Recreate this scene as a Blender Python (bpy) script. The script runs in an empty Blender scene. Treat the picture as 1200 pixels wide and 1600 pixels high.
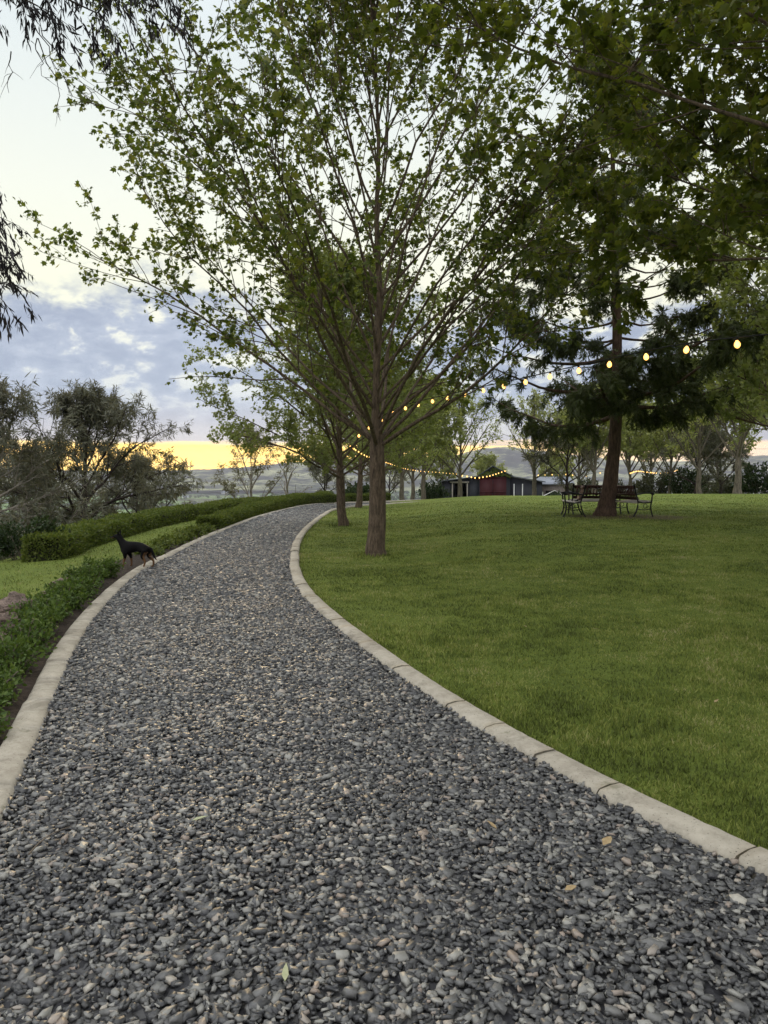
import bpy, math, random
import numpy as np
from math import radians as R, sin, cos, tan, pi, sqrt

# ------------------------------------------------------------------ camera, world, sun, exposure
S = bpy.context.scene
COL = S.collection
EYE, PITCH, F = 1.5, math.atan(60 / 1200), 1200.0
cd = bpy.data.cameras.new('camera'); cam = bpy.data.objects.new('camera', cd); COL.objects.link(cam)
cam.location = (0, 0, EYE); cam.rotation_euler = (pi / 2 - PITCH, 0, 0)
cd.sensor_fit = 'VERTICAL'; cd.sensor_height = 24; cd.lens = 24 * F / 1600
cd.clip_start = 0.05; cd.clip_end = 60000
S.camera = cam
S.view_settings.view_transform = 'Standard'; S.view_settings.look = 'None'
S.view_settings.exposure = 0.7; S.view_settings.gamma = 1.0
cy = S.cycles
cy.max_bounces = 8; cy.diffuse_bounces = 3; cy.glossy_bounces = 2; cy.transmission_bounces = 4
cy.transparent_max_bounces = 8; cy.volume_bounces = 1
cy.caustics_reflective = False; cy.caustics_refractive = False
cy.use_denoising = True
SUN_AZ, SUN_EL = -10.8, 3.0                      # degrees left of the view axis, above the horizon


def sock(nt, v, s):
    if hasattr(v, 'is_linked') or hasattr(v, 'node'):
        nt.links.new(v, s)
    else:
        s.default_value = v


class NT:
    """small helper for writing node trees"""
    def __init__(self, tree):
        self.t = tree; self.n = tree.nodes; self.l = tree.links

    def node(self, typ, **kw):
        n = self.n.new(typ)
        for k, v in kw.items(): setattr(n, k, v)
        return n

    def math(self, op, a, b=0.0, c=0.0, clamp=False):
        n = self.node('ShaderNodeMath', operation=op, use_clamp=clamp)
        for i, v in enumerate((a, b, c)):
            if i < len(n.inputs): sock(self.t, v, n.inputs[i])
        return n.outputs[0]

    def sstep(self, v, a, b, lo=0.0, hi=1.0):
        n = self.node('ShaderNodeMapRange', interpolation_type='SMOOTHSTEP')
        sock(self.t, v, n.inputs[0])
        for i, x in enumerate((a, b, lo, hi)): n.inputs[i + 1].default_value = x
        return n.outputs[0]

    def mix(self, f, a, b, mode='MIX'):
        n = self.node('ShaderNodeMix', data_type='RGBA', blend_type=mode)
        sock(self.t, f, n.inputs[0])
        for v, s in ((a, n.inputs[6]), (b, n.inputs[7])):
            if isinstance(v, tuple): v = v + (1,) if len(v) == 3 else v
            sock(self.t, v, s)
        return n.outputs[2]

    def noise(self, vec, scale, detail=4, rough=0.55, dist=0.0):
        n = self.node('ShaderNodeTexNoise')
        if vec is not None: self.l.new(vec, n.inputs['Vector'])
        n.inputs['Scale'].default_value = scale; n.inputs['Detail'].default_value = detail
        n.inputs['Roughness'].default_value = rough; n.inputs['Distortion'].default_value = dist
        return n.outputs['Fac']

    def ramp(self, f, stops, interp='LINEAR'):
        n = self.node('ShaderNodeValToRGB'); n.color_ramp.interpolation = interp
        e = n.color_ramp.elements
        while len(e) < len(stops): e.new(0.5)
        for el, (p, c) in zip(e, stops):
            el.position = p; el.color = (*c, 1)
        sock(self.t, f, n.inputs[0])
        return n.outputs[0]

    def comb(self, x, y, z):
        n = self.node('ShaderNodeCombineXYZ')
        for i, v in enumerate((x, y, z)): sock(self.t, v, n.inputs[i])
        return n.outputs[0]


def build_world():
    w = bpy.data.worlds.new('World'); S.world = w; w.use_nodes = True
    k = NT(w.node_tree); k.n.clear()
    tc = k.node('ShaderNodeTexCoord'); sep = k.node('ShaderNodeSeparateXYZ')
    k.l.new(tc.outputs['Generated'], sep.inputs[0])
    x, y, z = sep.outputs
    zp = k.math('ADD', k.math('MAXIMUM', z, 0.0), 0.16)
    cx, cyy = k.math('DIVIDE', x, zp), k.math('DIVIDE', y, zp)
    cv = k.comb(cx, cyy, k.math('MULTIPLY', z, 6.0))
    pv = k.comb(k.math('MULTIPLY', x, 1.0), y, k.math('MULTIPLY', z, 1.9))
    big = k.noise(pv, 5.0, 7, 0.58, 0.4)
    fine = k.noise(pv, 21.0, 8, 0.62, 0.25)
    # clear sky above the clouds: cream low down, bluish white above
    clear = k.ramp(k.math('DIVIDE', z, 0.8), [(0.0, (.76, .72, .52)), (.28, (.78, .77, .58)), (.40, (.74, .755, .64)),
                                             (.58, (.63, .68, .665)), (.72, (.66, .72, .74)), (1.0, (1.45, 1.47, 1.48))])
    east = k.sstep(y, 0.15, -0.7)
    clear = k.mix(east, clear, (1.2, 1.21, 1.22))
    # cloud bank
    low = k.sstep(z, 0.045, 0.11)
    dark = k.mix(low, (.36, .345, .37), (.29, .325, .385))
    dark = k.mix(k.sstep(fine, .35, .65), dark, k.mix(low, (.43, .415, .435), (.40, .435, .49)))
    hi = k.math('MULTIPLY', k.sstep(k.math('ADD', k.math('MULTIPLY', fine, .6), k.math('MULTIPLY', big, .4)), .495, .58),
                k.sstep(z, 0.07, 0.18, 0.28, 1.0))
    cloud = k.mix(hi, dark, (.76, .75, .60))
    top = k.math('ADD', z, k.math('MULTIPLY', k.math('SUBTRACT', big, .5), .16))
    top = k.math('ADD', top, k.math('MULTIPLY', k.math('SUBTRACT', fine, .5), .16))
    band = k.sstep(top, 0.235, 0.175)
    sky = k.mix(band, clear, cloud)
    # bright strip under the cloud base
    nx = k.math('ARCTAN2', x, y)
    sv = k.comb(k.math('MULTIPLY', nx, 9.0), k.math('MULTIPLY', z, 190.0), 0.0)
    streak = k.noise(sv, 1.0, 4, .6)
    sunny = k.sstep(k.math('ABSOLUTE', k.math('SUBTRACT', nx, R(SUN_AZ))), R(36), R(6))
    strip = k.mix(sunny, (1.15, .80, .46), (2.1, 1.25, .0))
    strip = k.mix(k.math('MULTIPLY', k.sstep(k.noise(k.comb(k.math('MULTIPLY', nx, 4.0), k.math('MULTIPLY', z, 60.0), 3.0), 1.0, 4), .42, .62), .6), strip, k.mix(sunny, (1.05, .62, .32), (2.0, .98, .0)))
    strip = k.mix(k.sstep(streak, .56, .66), strip, k.mix(.62, strip, (.55, .36, .14)))
    edge = k.math('ADD', z, k.math('MULTIPLY', k.math('SUBTRACT', k.noise(sv, .8, 4), .5), .020))
    smask = k.math('MULTIPLY', k.sstep(edge, 0.043, 0.033), k.sstep(y, -.1, .5))
    sky = k.mix(smask, sky, strip)
    glow = k.math('MULTIPLY', k.sstep(edge, .075, .036), k.math('MULTIPLY', sunny, .15))
    sky = k.mix(k.math('MULTIPLY', glow, k.math('SUBTRACT', 1.0, smask)), sky, (.70, .55, .42))
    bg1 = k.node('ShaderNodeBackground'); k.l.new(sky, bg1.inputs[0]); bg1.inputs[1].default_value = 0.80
    st = k.node('ShaderNodeTexSky', sky_type='NISHITA', sun_disc=False)
    st.sun_elevation = R(SUN_EL); st.sun_rotation = R(SUN_AZ)
    bg2 = k.node('ShaderNodeBackground'); k.l.new(k.mix(1.0, st.outputs[0], (.22, .25, .32), 'MULTIPLY'), bg2.inputs[0]); bg2.inputs[1].default_value = 0.05; st.dust_density = .2; st.air_density = .6; st.ozone_density = 3
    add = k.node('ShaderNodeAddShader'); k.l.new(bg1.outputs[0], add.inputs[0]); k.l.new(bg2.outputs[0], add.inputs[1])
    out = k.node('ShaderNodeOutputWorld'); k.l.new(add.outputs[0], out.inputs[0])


build_world()
sl = bpy.data.lights.new('sun', 'SUN'); sl.energy = 1.0; sl.angle = R(10); sl.color = (1, .74, .42)
sun = bpy.data.objects.new('sun', sl); COL.objects.link(sun)
sun.rotation_euler = (R(90 - SUN_EL), 0, R(180 - SUN_AZ))      # lamp looks along -Z: back at the viewer

# ------------------------------------------------------------------ pixel <-> place
def ray(px, py):
    X, Y = (px - 600) / F, -(py - 800) / F
    return np.array([X, cos(PITCH) + Y * sin(PITCH), -sin(PITCH) + Y * cos(PITCH)])


def at(px, py, Y):                      # the point at distance Y ahead seen at that pixel of the photo
    d = ray(px, py); return np.array([0, 0, EYE]) + d * (Y / d[1])


def gr(px, py, z=0.0):                  # the point of the level ground seen at that pixel
    d = ray(px, py); return np.array([0, 0, EYE]) + d * ((z - EYE) / d[2])


def sm(v, a, b):
    t = np.clip((np.asarray(v, float) - a) / (b - a), 0, 1); return t * t * (3 - 2 * t)


# path edges, gravel side, near to far
LE = [(7, 1310), (35, 1226), (66, 1156), (94, 1068), (129, 998), (147, 970), (182, 928), (224, 893), (273, 869), (320, 844), (365, 825), (402, 810), (440, 799), (480, 790), (510, 787)]
RE = [(1200, 1388), (1100, 1341), (1004, 1296), (925, 1254), (842, 1204), (783, 1169), (700, 1119), (640, 1078), (600, 1048), (540, 997), (500, 966), (470, 934), (455, 911), (450, 892), (452, 872), (456, 850), (470, 830), (495, 809), (515, 797)]
LW = [gr(*p)[:2] for p in LE]; RW = [gr(*p)[:2] for p in RE]
LW = [np.array((-0.6, -4.0)), np.array((-1.05, 0.0)), np.array((-1.33, 1.8))] + LW + [np.array(p) for p in ((-1.2, 39.6), (1.5, 42.0), (6, 44), (14, 45.5))]
RW = [np.array((4.0, -1.5)), np.array((2.6, 0.8))] + RW + [np.array(p) for p in ((-1.3, 35.5), (0.6, 38.6), (3, 40.6), (7, 42.0), (14, 43.3))]


def spline(pts, n=400):
    """smooth curve through points, evenly spaced"""
    P = np.array(pts, float)
    t = np.concatenate([[0], np.cumsum(np.linalg.norm(np.diff(P, axis=0), axis=1))])
    out = []
    u = np.linspace(0, t[-1], n)
    Q = np.stack([np.interp(u, t, P[:, i]) for i in range(P.shape[1])], 1)
    for _ in range(60):
        Q[1:-1] = Q[1:-1] * .5 + (Q[:-2] + Q[2:]) * .25
    return Q


LC, RC = spline(LW, 420), spline(RW, 420)
iL = LC[:, 1] < 38.5; iR = RC[:, 1] < 36.5
def XL(y): return np.interp(y, LC[iL][:, 1], LC[iL][:, 0])
def XR(y):
    o = np.argsort(RC[iR][:, 1]); return np.interp(y, RC[iR][o][:, 1], RC[iR][o][:, 0])


def T(x, y):
    """ground height"""
    x = np.asarray(x, float); y = np.asarray(y, float)
    dR, dL = x - XR(y), XL(y) - x
    z = 0.30 * sm(dR, 0.6, 7) * sm(y, 7, 21)
    z = z + 0.10 * sm(dR, 9, 16) * sm(y, 20, 34)
    z = z - np.clip(0.052 * (y - 41), 0, 9) * sm(y, 41, 46)
    z = z - .10 * np.exp(-((x - 1.02) / .75) ** 2 - ((y - 13.4) / .5) ** 2) - .05 * np.exp(-((x - .2) / .6) ** 2 - ((y - 12.9) / .35) ** 2)
    edge = np.interp(y, [0, 9, 11, 14, 30, 38], [1.9, 1.9, 2.2, 3.3, 3.2, 2.6])
    z = z - 0.06 * np.clip(dL - .8, 0, 3) - np.clip(.36 * (dL - edge), 0, 9) * sm(dL - edge, 0, .8)
    rho = np.sqrt(x ** 2 + ((y - 55) / 1.7) ** 2)
    z = z - 66 * sm(rho, 40, 720)
    und = (np.sin(x * .013 + 1.3) * np.cos(y * .011) + .6 * np.sin(x * .031 - y * .027)) * 3.0
    z = z + und * sm(rho, 120, 600)
    return z


# ------------------------------------------------------------------ materials
def mat(name):
    m = bpy.data.materials.new(name); m.use_nodes = True
    k = NT(m.node_tree); k.n.clear()
    out = k.node('ShaderNodeOutputMaterial'); b = k.node('ShaderNodeBsdfPrincipled')
    k.l.new(b.outputs[0], out.inputs[0])
    b.inputs['Roughness'].default_value = .8
    b.inputs['Specular IOR Level'].default_value = .25
    return m, k, b, out


def obj_vec(k, sc=(1, 1, 1)):
    tc = k.node('ShaderNodeTexCoord'); mp = k.node('ShaderNodeMapping')
    mp.inputs['Scale'].default_value = sc
    k.l.new(tc.outputs['Object'], mp.inputs[0]); return mp.outputs[0]


def add_bump(k, b, h, strength=.4, dist=.02):
    n = k.node('ShaderNodeBump'); n.inputs['Strength'].default_value = strength; n.inputs['Distance'].default_value = dist
    k.l.new(h, n.inputs['Height']); k.l.new(n.outputs[0], b.inputs['Normal'])


def m_plain(name, c1, c2, scale=6, rough=.8, bump=.3, bdist=.02, sc=(1, 1, 1), metal=0, detail=6, spec=.25):
    m, k, b, o = mat(name)
    v = obj_vec(k, sc); n = k.noise(v, scale, detail, .6); n2 = k.noise(v, scale * 4.3, 4, .6)
    f = k.math('ADD', k.math('MULTIPLY', n, .65), k.math('MULTIPLY', n2, .35))
    k.l.new(k.mix(k.sstep(f, .32, .68), c1, c2), b.inputs['Base Color'])
    b.inputs['Roughness'].default_value = rough; b.inputs['Metallic'].default_value = metal
    b.inputs['Specular IOR Level'].default_value = spec
    if bump: add_bump(k, b, f, bump, bdist)
    return m


def m_leaf(name, cols, trans=.35, rough=.55, tcol=None, clump=1.1):
    """leaf: colour differs leaf by leaf and in soft clumps, some light comes through"""
    m, k, b, o = mat(name)
    g = k.node('ShaderNodeNewGeometry')
    v = obj_vec(k); n = k.noise(v, clump, 2, .5)
    f = k.math('ADD', k.math('MULTIPLY', g.outputs['Random Per Island'], .62), k.math('MULTIPLY', n, .38))
    st = [(i / (len(cols) - 1), c) for i, c in enumerate(cols)]
    c = k.ramp(f, st)
    k.l.new(c, b.inputs['Base Color']); b.inputs['Roughness'].default_value = rough
    b.inputs['Specular IOR Level'].default_value = .2
    tr = k.node('ShaderNodeBsdfTranslucent')
    k.l.new(k.mix(1.0, c, tcol or (1.5, 1.5, .7), 'MULTIPLY'), tr.inputs[0])
    ms = k.node('ShaderNodeMixShader'); ms.inputs[0].default_value = trans
    k.l.new(b.outputs[0], ms.inputs[1]); k.l.new(tr.outputs[0], ms.inputs[2])
    k.l.new(ms.outputs[0], o.inputs[0])
    return m


M = {}
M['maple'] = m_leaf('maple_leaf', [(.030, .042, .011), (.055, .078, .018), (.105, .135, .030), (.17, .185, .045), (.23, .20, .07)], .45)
M['maple_dark'] = m_leaf('maple_leaf_dark', [(.045, .060, .014), (.080, .102, .021), (.125, .142, .030), (.19, .17, .04)], .52)  # leaf tones of the overhanging maples
M['maple_far'] = m_leaf('maple_leaf_pale', [(.13, .16, .06), (.17, .20, .075), (.22, .25, .10), (.27, .28, .13)], .42)  # brighter than the near maple: distance haze and light put into the colour
M['far_pale'] = m_leaf('tree_leaf_pale', [(.18, .21, .085), (.23, .26, .105), (.28, .30, .13), (.34, .34, .17)], .45)  # crest trees, leaf colour raised further for haze and light
M['gum'] = m_leaf('gum_leaf', [(.080, .086, .060), (.118, .124, .086), (.155, .158, .110), (.20, .17, .11)], .28, tcol=(1.2, 1.05, .7))
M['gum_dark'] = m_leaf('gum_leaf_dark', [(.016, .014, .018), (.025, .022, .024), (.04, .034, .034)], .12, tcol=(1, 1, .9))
M['gum_wisp'] = m_leaf('gum_leaf_wispy', [(.09, .09, .05), (.12, .115, .065), (.15, .13, .07)], .3)
M['cedar'] = m_leaf('cedar_needle', [(.040, .056, .022), (.062, .082, .030), (.092, .112, .040), (.14, .13, .05)], .20)
M['hedge'] = m_leaf('hedge_leaf', [(.055, .080, .016), (.085, .118, .024), (.13, .16, .036), (.19, .20, .06)], .3)
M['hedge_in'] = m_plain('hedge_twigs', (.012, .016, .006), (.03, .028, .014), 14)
M['shrub'] = m_leaf('shrub_leaf', [(.035, .065, .014), (.060, .100, .022), (.10, .15, .035), (.15, .19, .06)], .3)
M['shrub_dark'] = m_leaf('shrub_leaf_dark', [(.018, .032, .012), (.03, .05, .018), (.045, .065, .022)], .2)
M['bush_grey'] = m_leaf('bush_leaf_grey', [(.05, .06, .04), (.08, .085, .055), (.11, .11, .07)], .2)
M['bark'] = m_plain('maple_bark', (.048, .035, .025), (.20, .145, .098), 9, .9, 1.0, .04, (3, 3, .55))
M['bark_grey'] = m_plain('grey_bark', (.06, .052, .040), (.20, .17, .13), 7, .9, .7, .03, (2.5, 2.5, .6))
M['bark_pale'] = m_plain('gum_bark_pale', (.14, .12, .10), (.34, .30, .25), 4, .85, .4, .02, (2, 2, .5))
M['bark_dark'] = m_plain('dark_bark', (.018, .013, .012), (.06, .045, .038), 8, .9, .7, .03, (2, 2, .5))
M['bark_cedar'] = m_plain('cedar_bark', (.040, .026, .018), (.15, .095, .064), 9, .92, .9, .04, (2.5, 2.5, .5))
M['iron'] = m_plain('dark_cast_iron', (.012, .012, .013), (.03, .028, .028), 30, .5, .15, .003, metal=.4)
M['slat'] = m_plain('weathered_skylit_slat', (.34, .29, .25), (.55, .50, .45), 12, .55, .2, .004, (1, 14, 14), spec=.5)  # seat slats made paler, the sky's reflection put into their colour
M['slat_red'] = m_plain('red_brown_slat', (.040, .018, .014), (.085, .036, .026), 12, .6, .2, .004, (1, 14, 14))
M['rock'] = m_plain('garden_rock', (.055, .040, .034), (.30, .225, .185), 9, .95, 1.0, .06, (1, 1, 2.2))
M['cable'] = m_plain('black_cable', (.01, .01, .01), (.02, .02, .02), 40, .6, 0)
M['soil'] = m_plain('dark_mulch', (.018, .013, .010), (.075, .055, .042), 22, .95, 1.0, .04)
M['clad'] = m_plain('charcoal_cladding', (.020, .022, .029), (.040, .042, .052), 3, .6, .15, .01, (8, 8, .3))
M['red'] = m_plain('dark_red_paint', (.036, .005, .008), (.060, .010, .013), 3, .6, .15, .01, (6, 6, .4))
M['roof'] = m_plain('grey_roof_metal', (.16, .18, .22), (.26, .28, .32), 2, .45, .1, .01, (1, 6, 1))
M['roof_dark'] = m_plain('dark_roof_metal', (.05, .058, .065), (.085, .095, .10), 2, .5, .1, .01, (1, 6, 1))
M['dark'] = m_plain('inside_shade', (.006, .006, .006), (.014, .012, .012), 5, .9, 0)  # near-black: shade behind the openings put into the colour
M['timber'] = m_plain('pale_timber', (.22, .20, .17), (.36, .33, .28), 6, .8, .2, .01, (1, 1, .2))
M['brick'] = m_plain('brown_shed_wall', (.12, .10, .085), (.20, .17, .15), 4, .85, .2, .01)
M['white'] = m_plain('white_paint', (.6, .6, .58), (.78, .78, .75), 3, .6, 0)
M['dogcoat'] = m_plain('black_dog_coat', (.003, .003, .0035), (.008, .007, .007), 30, .7, .3, .004, (1, 1, 3), spec=.08)
M['dogtan'] = m_plain('tan_dog_coat', (.10, .052, .022), (.19, .10, .045), 30, .7, .3, .004)
M['dryleaf'] = m_plain('dry_leaf', (.30, .20, .10), (.46, .36, .20), 20, .7, .2, .003)
M['paleleaf'] = m_plain('pale_green_leaf', (.34, .36, .20), (.5, .5, .32), 20, .6, .2, .003)
M['twig'] = m_plain('dead_twig', (.10, .08, .06), (.22, .18, .14), 20, .8, .2, .003)


def m_ground():
    m, k, b, o = mat('turf_and_valley')
    v = obj_vec(k)
    a = k.node('ShaderNodeAttribute', attribute_name='zone'); s = k.node('ShaderNodeSeparateColor')
    k.l.new(a.outputs['Color'], s.inputs[0]); lawn, far = s.outputs[0], s.outputs[1]
    n1 = k.noise(v, .35, 4, .6); n2 = k.noise(v, 2.6, 5, .65); n3 = k.noise(v, 24, 5, .7)
    f = k.math('ADD', k.math('MULTIPLY', n1, .4), k.math('ADD', k.math('MULTIPLY', n2, .3), k.math('MULTIPLY', n3, .3)))
    lc = k.ramp(f, [(.34, (.075, .10, .022)), (.46, (.11, .145, .030)), (.56, (.15, .19, .038)), (.68, (.165, .182, .055))])
    wild = k.ramp(k.math('ADD', k.math('MULTIPLY', n1, .6), k.math('MULTIPLY', n3, .4)), [(.36, (.045, .055, .02)), (.5, (.09, .11, .035)), (.66, (.17, .16, .08))])
    # valley: paddocks cut by tree lines
    vo = k.node('ShaderNodeTexVoronoi'); mp = k.node('ShaderNodeMapping'); mp.inputs['Scale'].default_value = (.0028, .0017, .0)
    k.l.new(v, mp.inputs[0]); k.l.new(mp.outputs[0], vo.inputs['Vector']); vo.inputs['Scale'].default_value = 1.0
    vs = k.node('ShaderNodeSeparateColor'); k.l.new(vo.outputs['Color'], vs.inputs[0])
    pad = k.ramp(vs.outputs[0], [(.0, (.075, .13, .040)), (.4, (.10, .18, .055)), (.7, (.13, .20, .07)), (1., (.16, .18, .085))])
    wood = k.sstep(k.math('ADD', k.math('MULTIPLY', k.noise(v, .0035, 3, .6), .6), k.math('MULTIPLY', k.noise(v, .022, 4, .7), .4)), .50, .54)
    val = k.mix(wood, pad, (.022, .034, .018))
    c = k.mix(lawn, wild, lc); c = k.mix(k.math('MULTIPLY', s.outputs[2], k.sstep(n3, .30, .55)), c, (.10, .068, .042)); c = k.mix(far, c, val)
    k.l.new(c, b.inputs['Base Color']); b.inputs['Roughness'].default_value = .9; b.inputs['Specular IOR Level'].default_value = .1
    add_bump(k, b, k.math('ADD', n3, k.math('MULTIPLY', n2, .5)), .5, .04)
    return m


def m_blade():
    m, k, b, o = mat('grass_blade')
    g = k.node('ShaderNodeNewGeometry'); v = obj_vec(k)
    n = k.noise(v, .5, 3, .6); n2 = k.noise(v, 3.0, 3, .6)
    n = k.sstep(n, .33, .67); n2 = k.sstep(n2, .32, .68)
    f = k.math('ADD', k.math('MULTIPLY', g.outputs['Random Per Island'], .42), k.math('ADD', k.math('MULTIPLY', n, .28), k.math('MULTIPLY', n2, .30)))
    c = k.ramp(f, [(.26, (.080, .098, .026)), (.40, (.130, .168, .036)), (.56, (.20, .245, .050)), (.70, (.30, .32, .085)), (.92, (.44, .39, .21))])
    k.l.new(c, b.inputs['Base Color']); b.inputs['Roughness'].default_value = .6; b.inputs['Specular IOR Level'].default_value = .15
    tr = k.node('ShaderNodeBsdfTranslucent'); k.l.new(c, tr.inputs[0])
    ms = k.node('ShaderNodeMixShader'); ms.inputs[0].default_value = .3
    k.l.new(b.outputs[0], ms.inputs[1]); k.l.new(tr.outputs[0], ms.inputs[2]); k.l.new(ms.outputs[0], o.inputs[0])
    return m


def m_stone():
    m, k, b, o = mat('crushed_stone')
    g = k.node('ShaderNodeNewGeometry'); v = obj_vec(k)
    c = k.ramp(g.outputs['Random Per Island'], [(0, (.020, .020, .023)), (.30, (.046, .047, .051)), (.55, (.086, .086, .088)), (.76, (.165, .163, .156)), (.92, (.34, .33, .295)), (.985, (.30, .235, .19)), (1., (.50, .47, .40))])
    n = k.noise(v, 60, 4, .65)
    c = k.mix(k.math('MULTIPLY', k.sstep(n, .4, .7), .35), c, (.24, .235, .22))
    k.l.new(c, b.inputs['Base Color']); b.inputs['Roughness'].default_value = .48; b.inputs['Specular IOR Level'].default_value = .6
    add_bump(k, b, n, .35, .004)
    return m


def m_gravelbed():
    m, k, b, o = mat('gravel_bed')
    v = obj_vec(k)
    vo = k.node('ShaderNodeTexVoronoi'); k.l.new(v, vo.inputs['Vector']); vo.inputs['Scale'].default_value = 30
    s = k.node('ShaderNodeSeparateColor'); k.l.new(vo.outputs['Color'], s.inputs[0])
    c = k.ramp(s.outputs[0], [(0, (.03, .03, .034)), (.6, (.07, .07, .075)), (1, (.17, .165, .155))])
    k.l.new(c, b.inputs['Base Color']); b.inputs['Roughness'].default_value = .85
    add_bump(k, b, vo.outputs['Distance'], .7, .02)
    return m


def m_concrete():
    m, k, b, o = mat('kerb_concrete')
    v = obj_vec(k)
    n1 = k.noise(v, 1.3, 5, .6); n2 = k.noise(v, 14, 6, .7); n3 = k.noise(v, 90, 3, .6)
    f = k.math('ADD', k.math('MULTIPLY', n1, .45), k.math('MULTIPLY', n2, .55))
    c = k.ramp(f, [(.30, (.22, .19, .15)), (.45, (.38, .34, .275)), (.58, (.48, .435, .355)), (.72, (.56, .51, .42))])
    c = k.mix(k.sstep(n3, .62, .70), c, (.14, .13, .11))
    st = k.noise(v, 2.7, 6, .72, .6); c = k.mix(k.math('MULTIPLY', k.sstep(st, .52, .68), .55), c, (.17, .155, .12))
    c = k.mix(k.math('MULTIPLY', k.sstep(k.noise(v, 5.3, 5, .7), .60, .70), .5), c, (.13, .14, .075))
    k.l.new(c, b.inputs['Base Color']); b.inputs['Roughness'].default_value = .85
    add_bump(k, b, k.math('ADD', n2, k.math('MULTIPLY', n3, .4)), .4, .008)
    return m


def m_hills():
    m, k, b, o = mat('wooded_hillside')
    v = obj_vec(k)
    n = k.noise(v, .0022, 6, .65); n2 = k.noise(v, .016, 5, .7)
    f = k.math('ADD', k.math('MULTIPLY', n, .55), k.math('MULTIPLY', n2, .45))
    c = k.ramp(f, [(.40, (.008, .011, .010)), (.475, (.022, .027, .022)), (.51, (.12, .13, .075)), (.60, (.34, .34, .19))])
    k.l.new(c, b.inputs['Base Color']); b.inputs['Roughness'].default_value = .95; b.inputs['Specular IOR Level'].default_value = 0
    return m


def m_bulb():
    m, k, b, o = mat('lit_bulb')
    b.inputs['Base Color'].default_value = (.9, .6, .2, 1)
    lw = k.node('ShaderNodeLayerWeight'); lw.inputs[0].default_value = .5
    c = k.mix(lw.outputs['Facing'], (1.0, .66, .20), (1.0, .36, .05))
    k.l.new(c, b.inputs['Emission Color']); b.inputs['Emission Strength'].default_value = 1.7
    return m


M['ground'] = m_ground(); M['blade'] = m_blade(); M['stone'] = m_stone(); M['gbed'] = m_gravelbed()
M['conc'] = m_concrete(); M['hills'] = m_hills(); M['bulb'] = m_bulb()

# ------------------------------------------------------------------ mesh helpers
def link(name, me, m=None, parent=None):
    o = bpy.data.objects.new(name, me)
    COL.objects.link(o)
    if m is not None:
        for x in (m if isinstance(m, list) else [m]): me.materials.append(x)
    if parent is not None: o.parent = parent
    return o


def empty(name, loc, rz=0):
    o = bpy.data.objects.new(name, None); COL.objects.link(o)
    o.location = loc; o.rotation_euler = (0, 0, rz); o.empty_display_size = .2
    return o


def tag(o, label=None, cat=None, group=None, kind=None):
    for k_, v in (('label', label), ('category', cat), ('group', group), ('kind', kind)):
        if v: o[k_] = v
    return o


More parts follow.
